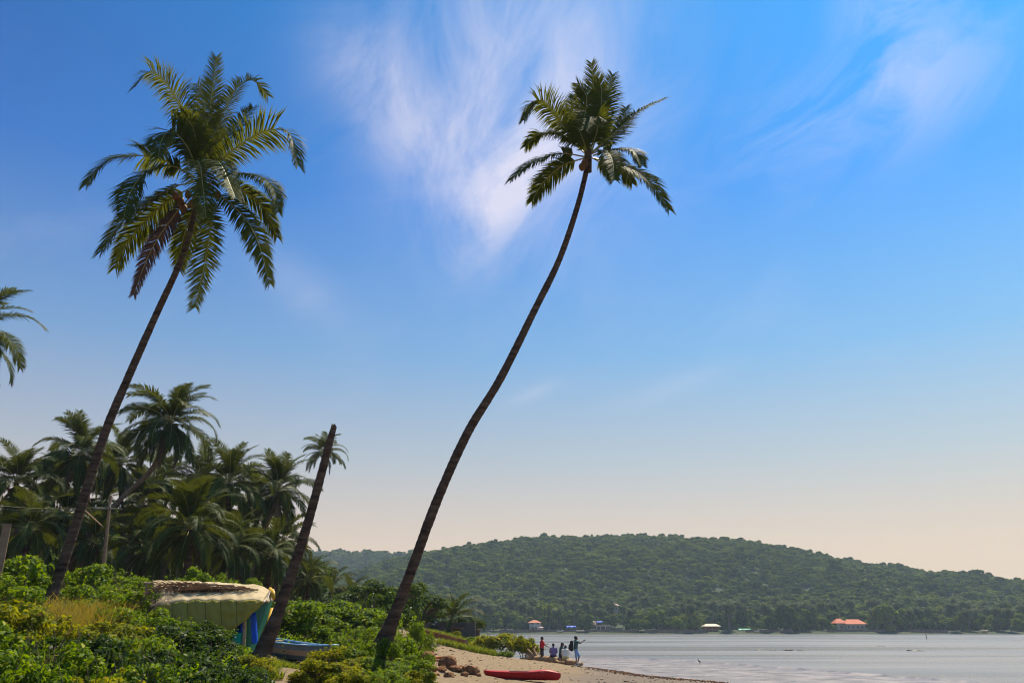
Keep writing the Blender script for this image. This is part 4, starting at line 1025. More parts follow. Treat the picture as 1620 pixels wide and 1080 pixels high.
# ------------------------------------------------------------------ long blue boat behind the broken trunk
def blue_boat():
    a, b = P(345, 1003, 34.0), P(532, 1034, 28.4)
    c = (a + b) / 2; c.z -= 0.42
    L = (b - a).length; d = (b - a); rz = math.atan2(d.y, d.x)
    e = empty('boat', c, 'long narrow blue and grey boat lying behind the broken trunk', 'boat', None, rz)
    tilt = math.asin((b.z - a.z) / L); e.rotation_euler = (0, -tilt, rz)
    def sect(t, offs=0.0):
        w = 0.42 * (1 - abs(2 * t - 1) ** 3.2) + 0.03; x = (t - 0.5) * L; rise = 0.16 * abs(2 * t - 1) ** 3
        return x, w + offs, rise
    prof = [(0.35, 0.0), (0.72, 0.05), (0.93, 0.20), (1.0, 0.36), (1.02, 0.52)]
    def strip(k0, k1, name, m, off):
        mb = MB()
        for sg in (-1, 1):
            rws = []
            for i in range(29):
                x, w, rise = sect(i / 28, off); rws.append([Vector((x, sg * w * prof[k][0], prof[k][1] + rise)) for k in range(k0, k1 + 1)])
            mb.grid(rws)
        if k0 == 0:
            mb.grid([[Vector((sect(i / 28)[0], sg * sect(i / 28)[1] * 0.35, sect(i / 28)[2])) for sg in (-1, 1)] for i in range(29)])
        mb.build(name, m, e, True)
    strip(0, 1, 'bottom', M['boat_dark'], 0); strip(1, 2, 'lower_side', M['boat_grey'], 0); strip(2, 3, 'tan_band', M['boat_tan'], 0.004); strip(3, 4, 'upper_side', M['boat_grey'], 0)
    for sg in (-1, 1):
        mb = MB(); mb.tube([Vector((sect(i / 28)[0], sg * sect(i / 28)[1] * 1.03, 0.53 + sect(i / 28)[2])) for i in range(29)], 0.035, 6); mb.build('gunwale', M['boat_blue'], e, True)
    mb = MB(); mb.grid([[Vector((sect(i / 28)[0], s * sect(i / 28)[1] * 0.98, 0.47 + sect(i / 28)[2])) for s in (-1, -0.5, 0, 0.5, 1)] for i in range(29)]); mb.build('deck', M['boat_blue'], e, True)
    for t in (0.3, 0.5, 0.7):
        mb = MB(); x, w, rise = sect(t); mb.box((x, 0, 0.50 + rise), (0.18, 2 * w * 0.97, 0.03)); mb.build('thwart', M['boat_tan'], e)
blue_boat()
# pale blue sheet on the ground
def ground_sheet():
    c = P(443, 1049, 26.6); rows = []
    for i in range(9):
        rows.append([])
        for j in range(15):
            x = (j / 14 - 0.5) * 1.1; y = (i / 8 - 0.5) * 1.1 + 0.5 * -x * 0.3
            X, Y = c.x + x, c.y + y
            rows[-1].append(Vector((x, y, gz(X, Y) - gz(c.x, c.y) + 0.07 + 0.09 * mnoise.noise(Vector((x * 5, y * 5, 0))) + 0.03 * mnoise.noise(Vector((x * 14, y * 14, 3))))))
    mb = MB(); mb.grid(rows); o = mb.build('crumpled_sheet', M['blue_pale'], None, True, loc=(c.x, c.y, gz(c.x, c.y)), label='crumpled pale blue sheet on the grass in front of the blue boat', cat='sheet')
    md = o.modifiers.new('thickness', 'SOLIDIFY'); md.thickness = 0.012
ground_sheet()

# ------------------------------------------------------------------ red kayak
def kayak():
    a, b = P(765, 1062, 38.4), P(887, 1066, 37.8)
    L = (b - a).length; c = (a + b) / 2; z = gz(c.x, c.y)
    e = empty('kayak', (c.x, c.y, z + 0.0), 'red kayak lying on the sand', 'kayak', None, math.atan2((b - a).y, (b - a).x))
    N = 41; rows = []
    for i in range(N):
        t = i / (N - 1)
        w = 0.36 * max(0.0, 1 - abs(2 * t - 1) ** 2.4) ** 0.8 + 0.012
        keel = 0.30 * max(0, 1 - t / 0.12) ** 1.6 + 0.13 * max(0, (t - 0.955) / 0.045) ** 2
        deck = 0.385 - 0.012 * math.sin(math.pi * min(1, t / 0.55)) + 0.045 * math.exp(-((t - 0.80) / 0.11) ** 2) - 0.10 * max(0, (t - 0.86) / 0.14) ** 1.3
        deck = max(deck, keel + 0.05)
        gun = keel + (deck - keel) * 0.80
        ring = []
        for k in range(20):
            q = k / 20 * 2 * math.pi
            cy_, sz = math.cos(q), math.sin(q)
            yy = w * math.copysign(abs(cy_) ** 0.7, cy_)
            zz = gun + (deck - gun) * abs(sz) ** 0.9 if sz >= 0 else gun - (gun - keel) * abs(sz) ** 0.75
            if sz > 0.75 and 0.33 < t < 0.62: zz -= 0.16 * min(1, (0.145 - abs(t - 0.475)) * 18) * (sz - 0.75) / 0.25     # cockpit well
            ring.append(Vector(((t - 0.5) * L, yy, zz)))
        rows.append(ring)
    mb = MB(); mb.rings(rows); mb.build('hull', M['red'], e, True)
    pts = []
    for k in range(25):
        a_ = 2 * math.pi * k / 24; pts.append(Vector(((0.475 - 0.5) * L + 0.145 * L * math.cos(a_), 0.21 * math.sin(a_), 0.352)))
    mb = MB(); mb.tube(pts, 0.014, 6); mb.build('cockpit_rim', M['bag_black'], e, True)
    mb = MB(); mb.box(((0.475 - 0.5) * L, 0, 0.27), (0.45, 0.30, 0.06)); mb.build('seat', M['bag_black'], e)
    for t in (0.03, 0.965):
        mb = MB(); x = (t - 0.5) * L; zt = 0.40 if t < .5 else 0.34; mb.tube([Vector((x - 0.05, 0, zt - 0.02)), Vector((x, 0, zt + 0.03)), Vector((x + 0.05, 0, zt - 0.02))], 0.010, 5); mb.build('carry_handle', M['bag_black'], e)
    mb = MB(); x = (0.74 - 0.5) * L; mb.box((x, -0.305, 0.345), (0.42, 0.012, 0.018), rot=Matrix.Rotation(-0.03, 3, 'Y')); mb.build('pale_mark', M['roof_pink'], e)
kayak()

# ------------------------------------------------------------------ rocks, blocks and kerb wall
def rock(px, py, Y, s, label, m='rock', seed=None, group='rocks on the beach', blocky=0.0, rz=None):
    p = P(px, py, Y); p.z = gz(p.x, p.y)
    sd = seed if seed is not None else rnd.random() * 90
    bm = bmesh.new(); bmesh.ops.create_icosphere(bm, subdivisions=3, radius=1.0)
    for v in bm.verts:
        d = v.co.normalized()
        if blocky: 
            mx = max(abs(d.x), abs(d.y), abs(d.z)); d = d.lerp(d / mx * 0.9, blocky)
        k = 1 + 0.42 * mnoise.noise(d * 1.4 + Vector((sd, 0, 0))) + 0.30 * mnoise.noise(d * 3.3 + Vector((0, sd, 0))) + 0.07 * mnoise.noise(d * 8 + Vector((0, 0, sd)))
        if blocky: k = 1 + (k - 1) * 0.45
        v.co = Vector((d.x * s[0], d.y * s[1], d.z * s[2])) * k
    me = bpy.data.meshes.new('rock'); bm.to_mesh(me); bm.free(); me.materials.append(M[m])
    return obj('rock', me, None, (p.x, p.y, p.z + s[2] * 0.62), label, 'rock', group, rot=(U(-.12, .12), U(-.12, .12), U(0, 3) if rz is None else rz))
for px, py, Y, s, lab, bl in [
    (678, 1058, 38.5, (0.30, 0.28, 0.26), 'dark brown rock at the back left of the rock pile', 0.2), (708, 1058, 38.2, (0.40, 0.32, 0.30), 'largest dark rock in the middle of the rock pile', 0.3),
    (743, 1064, 37.6, (0.40, 0.28, 0.22), 'flat topped brown rock nearest the kayak', 0.45), (722, 1064, 37.6, (0.34, 0.24, 0.14), 'low tan rock between the largest rock and the flat topped one', 0.2),
    (671, 1053, 39.0, (0.22, 0.2, 0.18), 'small rock at the left end of the rock pile', 0.1), (686, 1066, 36.2, (0.17, 0.15, 0.13), 'small brown rock in front of the dark back rock', 0.1),
    (710, 1070, 34.5, (0.22, 0.2, 0.22), 'upright dark rock in front of the largest rock', 0.2), (698, 1066, 36.6, (0.20, 0.15, 0.10), 'small pale rock in the middle of the pile', 0.0),
    (672, 1062, 36.8, (0.26, 0.2, 0.10), 'flat tan slab at the left of the rock pile', 0.3), (757, 1063, 37.2, (0.12, 0.12, 0.09), 'little stone leaning on the flat topped rock', 0.0),
    (684, 1047, 40.2, (0.55, 0.3, 0.08), 'thin reddish slab behind the rock pile', 0.5), (730, 1078, 33.5, (0.34, 0.25, 0.10), 'reddish rubble at the bottom edge below the rocks', 0.3), (745, 1080, 33.0, (0.14, 0.12, 0.08), 'small reddish stone at the bottom edge', 0.0)]:
    rock(px, py, Y, tuple(q * 1.0 for q in s), lab, 'rock' if 'red' not in lab else 'laterite', blocky=bl, rz=U(-0.3, 0.3))
for i, (px, py, Y) in enumerate([(693, 1050, 39.5), (700, 1062, 37.2), (662, 1047, 39.8), (681, 1052, 39.6), (728, 1056, 38.8), (735, 1068, 36.6), (690, 1072, 35), (703, 1076, 34.2), (668, 1068, 35.6), (716, 1075, 34.4), (661, 1072, 34.8), (752, 1057, 38.6)]):
    rock(px, py, Y, (U(0.10, 0.2), U(0.1, 0.16), U(0.07, 0.13)), 'small dark stone lying among the larger rocks left of the kayak', 'rock' if i % 3 else 'laterite', group='small stones among the rocks', blocky=0.3)
def block(px, py, Y, size, label, rz=0.0, cat='stone block', group='cut laterite blocks on the sand'):
    p = P(px, py, Y); z = gz(p.x, p.y); bm = bmesh.new(); bmesh.ops.create_cube(bm, size=1.0)
    bmesh.ops.subdivide_edges(bm, edges=bm.edges[:], cuts=4, use_grid_fill=True)
    for v in bm.verts:
        v.co = Vector((v.co.x * size[0], v.co.y * size[1], v.co.z * size[2])) + Vector([0.035 * mnoise.noise(Vector((v.co.x * 6 + px, v.co.y * 6, v.co.z * 6 + k * 9))) for k in range(3)])
    me = bpy.data.meshes.new('stone_block'); bm.to_mesh(me); bm.free(); me.materials.append(M['laterite'])
    return obj('stone_block', me, None, (p.x, p.y, z + size[2] * 0.42), label, cat, group, rot=(0, 0, rz))
block(668, 1031, 46, (1.15, 0.45, 0.30), 'long laterite block behind the rock pile')
block(679, 1080, 33.2, (0.32, 0.25, 0.22), 'left one of two square laterite blocks at the bottom edge')
block(694, 1081, 33.0, (0.34, 0.25, 0.22), 'right one of two square laterite blocks at the bottom edge')
block(655, 1012, 62, (0.7, 0.6, 0.25), 'pale block on the sand near the kerb wall')
# kerb wall: a course of stones
k0, k1 = P(660, 1016, 68), P(738, 1018, 66)
kw = empty('kerb_wall', (k0 + k1) / 2 - Vector((0, 0, (k0.z + k1.z) / 2 - gz((k0.x + k1.x) / 2, 67))), 'low dark laterite kerb wall at the back of the beach', 'wall')
for i in range(9):
    t = (i + 0.5) / 9; p = k0.lerp(k1, t); z = gz(p.x, p.y)
    mb = MB(); mb.box((p.x, p.y, z + 0.10), ((k1 - k0).length / 9 - 0.03, 0.4, 0.55 + U(-.03, .03)), math.atan2(k1.y - k0.y, k1.x - k0.x) + U(-.02, .02)); mb.shift(kw.location).build('stone', M['laterite'], kw)
# compound wall in the shade of the trees
w0, w1 = P(640, 1003, 74), P(752, 1004, 72)
cw = empty('compound_wall', (w0 + w1) / 2, 'dark compound wall under the trees behind the kerb', 'wall')
cw.location.z = gz(cw.location.x, cw.location.y)
for i in range(6):
    t = (i + 0.5) / 6; p = w0.lerp(w1, t); z = gz(p.x, p.y)
    mb = MB(); zt = P(700, 986, p.y).z; mb.box((p.x, p.y, (z + zt) / 2 - 0.1), ((w1 - w0).length / 6 - 0.012, 0.22, zt - z + 0.2), math.atan2(w1.y - w0.y, w1.x - w0.x)); mb.shift(cw.location).build('panel', M['wall_grey'], cw)
    mb = MB(); mb.box((p.x, p.y, zt + 0.045), ((w1 - w0).length / 6 - 0.012, 0.30, 0.08), math.atan2(w1.y - w0.y, w1.x - w0.x)); mb.shift(cw.location).build('coping', M['wall_grey'], cw)
sheet('hung_cloth', (P(686, 977, 73.2), P(692, 976, 73.2), P(684, 988, 73.0), P(691, 988, 73.0)), M['white_paint'], None, None, 8, 6, 0.05, label='pale cloth hung over the compound wall under the young palm', cat='cloth')
# pale slatted panel and dark shed at the end of the wall
p = P(733, 993, 72.5); e = empty('slat_fence', (p.x, p.y, gz(p.x, p.y)), 'small pale slatted fence panel on top of the dark shed front', 'fence')
zb = P(733, 994, 72.5).z - e.location.z; zt = P(733, 984, 72.5).z - e.location.z
for i in range(5):
    mb = MB(); mb.box((-0.28 + i * 0.14, 0, (zb + zt) / 2), (0.10, 0.03, zt - zb)); mb.build('slat', M['roof_pink'], e)
for zz in (zb + 0.08, zt - 0.08):
    mb = MB(); mb.box((0, 0.035, zz), (0.72, 0.03, 0.06)); mb.build('rail', M['white_paint'], e)
mb = MB(); mb.box((-0.3, 0.06, zb / 2), (0.06, 0.05, zb)); mb.box((0.3, 0.06, zb / 2), (0.06, 0.05, zb)); mb.build('post', M['wood'], e)
def shed():
    a, b = P(721, 1006, 73), P(752, 1006, 71.5); c = (a + b) / 2; zg = gz(c.x, c.y); zt = P(735, 994, 72.3).z
    e = empty('shed', (c.x, c.y, zg), 'low dark shed at the water end of the compound wall', 'shed')
    w = (b - a).length; h = zt - zg
    mb = MB(); mb.box((0, 0.9, h / 2), (w, 1.4, h - 0.1)); mb.build('wall', M['wall_grey'], e)
    mb = MB(); mb.box((0, 0.85, h), (w + 0.3, 1.8, 0.07), rot=Matrix.Rotation(0.08, 3, 'Y')); mb.build('roof', M['laterite'], e)
    mb = MB(); mb.box((0.2, 0.19, h * 0.42), (0.5, 0.05, h * 0.8)); mb.build('door', M['wood'], e)
    for x in (-w / 2, w / 2 - 0.1): mb = MB(); mb.tube([(x, 0.05, 0), (x, 0.05, h)], 0.04, 6); mb.build('post', M['concrete'], e)
shed()
def skiff(px, py, Y, L, label, m1, m2, rz=0.3, zwater=None):
    p = P(px, py, Y); z = gz(p.x, p.y) if zwater is None else zwater
    e = empty('boat', (p.x, p.y, z), label, 'boat', 'small boats at the water edge', rz); mb = MB(); rows = []
    for i in range(13):
        t = i / 12; w = L * 0.17 * (1 - abs(2 * t - 1) ** 2.6) + 0.02; r_ = L * 0.07 * abs(2 * t - 1) ** 3
        rows.append([Vector(((t - .5) * L, w * a, b * L * 0.13 + r_)) for a, b in ((-1, 1), (-0.8, .35), (-0.35, 0), (0.35, 0), (0.8, .35), (1, 1), (0.85, 0.95), (0.6, 0.45), (-0.6, 0.45), (-0.85, 0.95))])
    mb.rings(rows); mb.build('hull', m1, e, True)
    mb = MB(); mb.box((0, 0, L * 0.115), (L * 0.08, L * 0.26, 0.04)); mb.build('thwart', m2, e)
skiff(757, 1003, 78, 2.2, 'small pale boat with orange seat at the end of the shed', M['roof_cream'], M['roof_orange'], 0.2)

# ------------------------------------------------------------------ posts and wires on the left
p = P(5, 890, 24); e = empty('concrete_post', (p.x, p.y, gz(p.x, p.y)), 'square brown concrete post at the left picture edge', 'post')
h = P(8, 830, 24).z - e.location.z; mb = MB(); mb.box((-0.1, 0, h / 2 - 0.2), (0.21, 0.21, h + 0.4), 0.5); mb.build('shaft', M['concrete'], e)
mb = MB(); mb.box((-0.1, 0, h + 0.012), (0.225, 0.225, 0.03), 0.5); mb.build('cap', M['concrete'], e)
p = P(168, 895, 43); e = empty('utility_pole', (p.x, p.y, gz(p.x, p.y)), 'thin utility pole with crossarm in front of the grove', 'utility pole')
t = P(175, 784, 43) - e.location; tb = e.location
mb = MB(); mb.tube([(0, 0, -0.3), t * 0.5, t], [0.10, 0.09, 0.075], 8); mb.build('pole', M['concrete'], e)
ca = P(148, 804, 42.88) - tb; cb = P(193, 805, 42.88) - tb; mb = MB(); mb.tube([ca, cb], 0.04, 6); mb.build('crossarm', M['wire'], e)
mb = MB(); mb.tube([P(131, 804, 42.8) - tb, P(163, 833, 42.8) - tb], 0.035, 6); mb.build('brace', M['wood'], e)
for px in (151, 174, 190):
    mb = MB(); q = P(px, 802, 42.88) - tb; mb.tube([q, q + Vector((0, 0, .06)), q + Vector((0, 0, .14))], [0.03, 0.045, 0.02], 6); mb.build('insulator', M['white_paint'], e)
for k, (pa, pb, lab) in enumerate([((174, 801), (-60, 792), 'upper overhead wire running left from the utility pole'), ((174, 805), (-60, 797), 'lower overhead wire running left from the utility pole')]):
    a, b = P(*pa, 42.88), P(*pb, 38); pts = [a.lerp(b, i / 14) - Vector((0, 0, 0.22 * math.sin(math.pi * i / 14))) for i in range(15)]
    mb = MB(); mb.tube(pts, 0.014, 5); mb.shift(a).build('overhead_wire', M['wire'], None, loc=a, label=lab, cat='wire', group='overhead wires')

# ------------------------------------------------------------------ driftwood log
def log():
    pts = [P(834, 1040, 61.3), P(846, 1040, 60.6), P(868, 1040, 59.4), P(890, 1042, 58.2), P(906, 1046, 57.2), P(921, 1049, 56.6)]
    for q in pts: q.z = gz(q.x, q.y) + 0.17
    pts[2].z += 0.06; pts[3].z += 0.05
    b = Vector((pts[2].x, pts[2].y, gz(pts[2].x, pts[2].y)))
    e = empty('driftwood_log', b, 'big driftwood log on the beach with people sitting on it', 'log')
    cp = catmull(pts, 8); nn = len(cp)
    mb = MB(); mb.tube([p - b for p in cp], [float(np.interp(i / (nn - 1), [0, 0.1, 0.3, 0.7, 0.9, 1], [0.14, 0.24, 0.26, 0.22, 0.17, 0.11])) for i in range(nn)], 12, True, 0.10); mb.build('trunk', M['driftwood'], e, True)
    for q in ([(846, 1040), (838, 1030), (834, 1026)], [(850, 1040), (845, 1028), (848, 1022)], [(844, 1042), (832, 1040), (818, 1043)], [(856, 1038), (856, 1029), (862, 1025)], [(842, 1042), (836, 1034), (830, 1036)]):
        pp = [P(x, y, 60.5 + 0.2 * i) - b for i, (x, y) in enumerate(q)]; mb = MB(); mb.tube(catmull(pp, 5), [0.12 * (1 - 0.07 * i) for i in range(11)], 8, True, 0.15); mb.build('root', M['driftwood'], e, True)
    mb = MB(); pp = [P(893, 1047, 56.6) - b, P(885, 1047, 56.7) - b, P(880, 1044, 57.4) - b]
    for q in pp: q.z = max(q.z, gz(q.x + b.x, q.y + b.y) - b.z + 0.05)
    mb.tube(catmull(pp, 5), 0.06, 7, True, 0.15); mb.build('branch', M['driftwood'], e, True)
    return pts
LOG = log()

# ------------------------------------------------------------------ people
def remeshed(name, mb, voxel, mat_, ratio=0.5):
    me = mb.mesh(name, mat_); o = bpy.data.objects.new(name + '_tmp', me); COL.objects.link(o)
    r = o.modifiers.new('r', 'REMESH'); r.mode = 'VOXEL'; r.voxel_size = voxel; r.use_smooth_shade = True
    s = o.modifiers.new('s', 'SMOOTH'); s.factor = 0.5; s.iterations = 2
    d = o.modifiers.new('d', 'DECIMATE'); d.ratio = ratio
    dg = bpy.context.evaluated_depsgraph_get(); new = bpy.data.meshes.new_from_object(o.evaluated_get(dg))
    bpy.data.objects.remove(o); new.name = name; new.materials.clear(); new.materials.append(mat_)
    return new
def cap(mb, a, b, ra, rb, n=10):
    a, b = Vector(a), Vector(b); t = (b - a); L = t.length; t = t / L if L > 1e-6 else Vector((0, 0, 1))
    pts, rs = [], []
    for k in range(4): th = math.pi / 2 * (1 - k / 4); pts.append(a - t * ra * math.sin(th)); rs.append(max(ra * math.cos(th), 0.0015))
    for k in range(5): pts.append(a.lerp(b, k / 4)); rs.append(ra + (rb - ra) * k / 4)
    for k in range(1, 5): th = math.pi / 2 * k / 4; pts.append(b + t * rb * math.sin(th)); rs.append(max(rb * math.cos(th), 0.0015))
    mb.tube(pts, rs, n)
V3 = Vector
def hand(mb, wrist, direction, palm_n, curl=0.5, sg=1):
    d = V3(direction).normalized(); nrm = V3(palm_n); nrm = (nrm - d * nrm.dot(d)).normalized(); side = d.cross(nrm) * sg
    w = V3(wrist); knk = w + d * 0.085
    for k in range(4):
        off = side * (k - 1.5) * 0.021; cap(mb, w + off * 0.6, knk + off, 0.017, 0.013, 7)
        L = [0.062, 0.075, 0.07, 0.052][k]; d1 = (d + nrm * curl * 0.6).normalized(); d2 = (d + nrm * curl * 1.8).normalized()
        m_ = knk + off + d1 * L * 0.55; cap(mb, knk + off, m_, 0.0105, 0.0095, 6); cap(mb, m_, m_ + d2 * L * 0.5, 0.0095, 0.008, 6)
    t0 = w + d * 0.025 - side * 0.03; t1 = t0 + (d * 0.5 - side * 0.8 + nrm * 0.3).normalized() * 0.045
    cap(mb, t0, t1, 0.014, 0.012, 6); cap(mb, t1, t1 + (d * 0.9 - side * 0.2 + nrm * 0.4).normalized() * 0.035, 0.012, 0.009, 6)
def person(label, loc, heading, J, shirt, trousers, sleeve=0.55, leg=0.6, hair_long=False, scale=1.0, look=0.0, shoes=None, wide=1.0):
    """J: joints in a frame facing +Y; shirt / trousers materials; sleeve, leg: how far the cloth reaches along the limb"""
    e = empty('person', loc, label, 'person', 'people on the beach', heading); e.scale = (scale,) * 3
    J = {k: V3(v) for k, v in J.items()}
    b = MB(); pel, ch, nk, hd = J['pelvis'], J['chest'], J['neck'], J['head']
    X = V3((1, 0, 0))
    def torso(mb, g):
        for s in (-1, 1):
            cap(mb, pel + X * s * 0.075 * wide, ch + X * s * 0.09 * wide, 0.105 * wide + g, 0.115 * wide + g)
        cap(mb, J['sh_l'] * 0.86 + ch * 0.14, J['sh_r'] * 0.86 + ch * 0.14, 0.068 + g, 0.068 + g); cap(mb, ch, nk, 0.115 + g, 0.062 + g)
    torso(b, 0)
    cap(b, nk - V3((0, 0, .03)), hd - V3((0, 0, 0.06)), 0.055, 0.052)
    R = Matrix.Rotation(look, 3, 'Z')
    b.ball(hd, (0.078, 0.098, 0.118), 14, 10); b.ball(hd + R @ V3((0, 0.03, -0.055)), (0.056, 0.066, 0.062), 10, 8)
    cap(b, hd + R @ V3((0, 0.092, 0.012)), hd + R @ V3((0, 0.112, -0.022)), 0.011, 0.016, 6)
    for s in (-1, 1): b.ball(hd + R @ V3((s * 0.078, -0.005, -0.005)), (0.014, 0.022, 0.034), 6, 5)
    cap(b, hd + R @ V3((-0.022, 0.088, -0.058)), hd + R @ V3((0.022, 0.088, -0.058)), 0.009, 0.009, 6)
    for s in ('l', 'r'):
        sg = -1 if s == 'l' else 1
        cap(b, J['sh_' + s], J['el_' + s], 0.046, 0.038); cap(b, J['el_' + s], J['wr_' + s], 0.037, 0.026)
        hand(b, J['wr_' + s], J['wr_' + s] - J['el_' + s] + V3((0, 0, -0.02)), J.get('palm', V3((-sg * 0.8, 0.3, 0.1))), 0.6, sg)
        cap(b, J['hip_' + s], J['kn_' + s], 0.086, 0.056); cap(b, J['kn_' + s], J['an_' + s], 0.053, 0.036)
        fd = J.get('foot_' + s, V3((0, 1, 0))).normalized(); an = J['an_' + s]
        cap(b, an + V3((0, 0, -0.035)) - fd * 0.05, an + V3((0, 0, -0.045)) + fd * 0.15, 0.038, 0.028)
    obj('body', remeshed('body', b, 0.012, M['skin']), e)
    c = MB(); torso(c, 0.016)
    for s in ('l', 'r'):
        a, q = J['sh_' + s], J['el_' + s]; end = a.lerp(q, sleeve / 0.55 * 0.8) if sleeve <= 0.6 else q
        cap(c, a, end, 0.064, 0.060)
        if sleeve > 0.6: cap(c, q, q.lerp(J['wr_' + s], 0.8), 0.056, 0.044)
    obj('shirt', remeshed('shirt', c, 0.016, shirt), e)
    c = MB(); cap(c, pel + V3((-0.075, 0, -0.03)), pel + V3((0.075, 0, -0.03)), 0.128 * wide, 0.128 * wide)
    for s in ('l', 'r'):
        a, q = J['hip_' + s], J['kn_' + s]; k = min(1, leg / 0.5); cap(c, a, a.lerp(q, k), 0.106, 0.106 - 0.034 * k)
        if leg > 0.5: cap(c, q, q.lerp(J['an_' + s], (leg - 0.5) / 0.5), 0.074, 0.062)
    obj('trousers', remeshed('trousers', c, 0.016, trousers), e)
    h = MB(); h.ball(hd + R @ V3((0, -0.018, 0.03)), (0.092, 0.104, 0.110), 14, 10, 0.12, heading)
    if hair_long: cap(h, hd + R @ V3((0, -0.06, 0)), nk + R @ V3((0, -0.09, -0.06)), 0.07, 0.05)
    else: cap(h, hd + R @ V3((-0.03, -0.06, -0.02)), hd + R @ V3((0.03, -0.06, -0.02)), 0.055, 0.055)
    obj('hair', remeshed('hair', h, 0.012, M['hair']), e)
    for s in (-1, 1):
        m_ = MB(); m_.ball(hd + R @ V3((s * 0.03, 0.084, 0.012)), 0.011, 6, 5); m_.build('eye', M['hair'], e)
    if shoes:
        for s in ('l', 'r'):
            c = MB(); fd = J.get('foot_' + s, V3((0, 1, 0))).normalized(); an = J['an_' + s]
            cap(c, an + V3((0, 0, -0.035)) - fd * 0.06, an + V3((0, 0, -0.045)) + fd * 0.16, 0.048, 0.04); obj('shoe', remeshed('shoe', c, 0.014, shoes), e)
    return e
def standing(**kw):
    J = dict(pelvis=(0, 0, 0.96), chest=(0, 0.01, 1.28), neck=(0, 0.0, 1.45), head=(0, 0.03, 1.60), sh_l=(-0.19, 0, 1.40), sh_r=(0.19, 0, 1.40), el_l=(-0.24, 0.02, 1.12), el_r=(0.24, 0.02, 1.12),
             wr_l=(-0.25, 0.12, 0.88), wr_r=(0.25, 0.12, 0.88), hip_l=(-0.095, 0, 0.90), hip_r=(0.095, 0, 0.90), kn_l=(-0.11, 0.03, 0.50), kn_r=(0.11, 0.03, 0.50), an_l=(-0.12, 0, 0.08), an_r=(0.12, 0, 0.08))
    J.update(kw); return J
def sitting(**kw):
    J = dict(pelvis=(0, 0, 0.10), chest=(0, 0.07, 0.42), neck=(0, 0.10, 0.60), head=(0, 0.16, 0.74), sh_l=(-0.19, 0.08, 0.54), sh_r=(0.19, 0.08, 0.54), el_l=(-0.24, 0.20, 0.30), el_r=(0.24, 0.20, 0.30),
             wr_l=(-0.14, 0.40, 0.24), wr_r=(0.14, 0.40, 0.24), hip_l=(-0.095, 0.03, 0.08), hip_r=(0.095, 0.03, 0.08), kn_l=(-0.15, 0.45, 0.13), kn_r=(0.15, 0.45, 0.13), an_l=(-0.14, 0.40, -0.30), an_r=(0.14, 0.40, -0.30))
    J.update(kw); return J
def ground_at(px, py, Y):
    p = P(px, py, Y); return V3((p.x, p.y, gz(p.x, p.y)))
RIGHT = -math.pi / 2          # facing towards +X
person('person in a red shirt standing by the driftwood, facing right', ground_at(857.5, 1046, 59.9), RIGHT + 0.25,
       standing(el_r=(0.25, 0.16, 1.14), wr_r=(0.20, 0.38, 1.06), el_l=(-0.24, 0.18, 1.16), wr_l=(-0.16, 0.42, 1.20), palm=(0, 0.1, 1)), M['shirt_red'], M['cloth_dark'], 0.5, 0.62, look=0.1, scale=0.98)
def log_top(px):
    best = min(LOG, key=lambda q: abs(810 + F_PX * q.x / (q.y * math.cos(PITCH)) - px))
    t = np.interp(px, [834, 846, 868, 890, 906, 921], range(6)); i = min(int(t), 4)
    q = LOG[i].lerp(LOG[i + 1], t - i); return V3((q.x, q.y, q.z + 0.21))
person('person in a purple checked shirt sitting on the log, back turned', log_top(876), 0.0, sitting(), M['shirt_purple'], M['cloth_dark'], 0.9, 0.98)
person('person in dark teal sitting on the log, turned right, between purple and white shirts', log_top(888) + V3((0, 0.28, 0.05)), RIGHT + 0.5, sitting(head=(0, 0.14, 0.78), an_l=(-0.14, 0.42, -0.26), an_r=(0.14, 0.42, -0.26)), M['shirt_teal'], M['cloth_dark'], 0.9, 0.98, hair_long=True, look=-0.3)
person('broad person in a white shirt sitting on the log, back turned', log_top(894.5) + V3((0, -0.05, -0.02)), -0.15, sitting(head=(0, 0.22, 0.70), chest=(0, 0.10, 0.40), neck=(0, 0.15, 0.57)), M['shirt_white'], M['cloth_yellow'], 0.9, 0.55, wide=1.18)
pg = ground_at(911.5, 1052.5, 56.0)
ph = person('person with a black backpack standing and raising a phone', pg, RIGHT - 0.1,
            standing(sh_r=(0.19, 0.04, 1.41), sh_l=(-0.19, 0.06, 1.41), el_r=(0.20, 0.30, 1.30), wr_r=(0.07, 0.48, 1.44), el_l=(-0.18, 0.32, 1.32), wr_l=(-0.06, 0.50, 1.45), kn_l=(-0.09, 0.20, 0.58), an_l=(-0.09, 0.10, 0.20), palm=(0, 1, 0)),
            M['shirt_teal'], M['denim'], 0.5, 0.55, shoes=M['shoe'], scale=1.04)
Rz = Matrix.Rotation(RIGHT - 0.1, 4, 'Z')
bpk = empty('backpack', pg + (Rz @ V3((0, -0.26, 1.16))) * 1.04, 'black backpack on the back of the person raising a phone', 'backpack', None, RIGHT - 0.1)
c = MB(); cap(c, (-0.06, 0, -0.20), (-0.06, 0.02, 0.22), 0.14, 0.11); cap(c, (0.06, 0, -0.20), (0.06, 0.02, 0.22), 0.14, 0.11); cap(c, (0, -0.10, -0.16), (0, -0.09, 0.02), 0.11, 0.09); obj('sack', remeshed('sack', c, 0.02, M['bag_black']), bpk)
for s in (-1, 1):
    c = MB(); c.tube(catmull([V3((s * 0.11, 0.10, 0.26)), V3((s * 0.13, 0.26, 0.33)), V3((s * 0.13, 0.41, 0.15)), V3((s * 0.15, 0.28, -0.12)), V3((s * 0.12, 0.10, -0.2))], 6), 0.02, 6); c.build('strap', M['bag_black'], bpk)
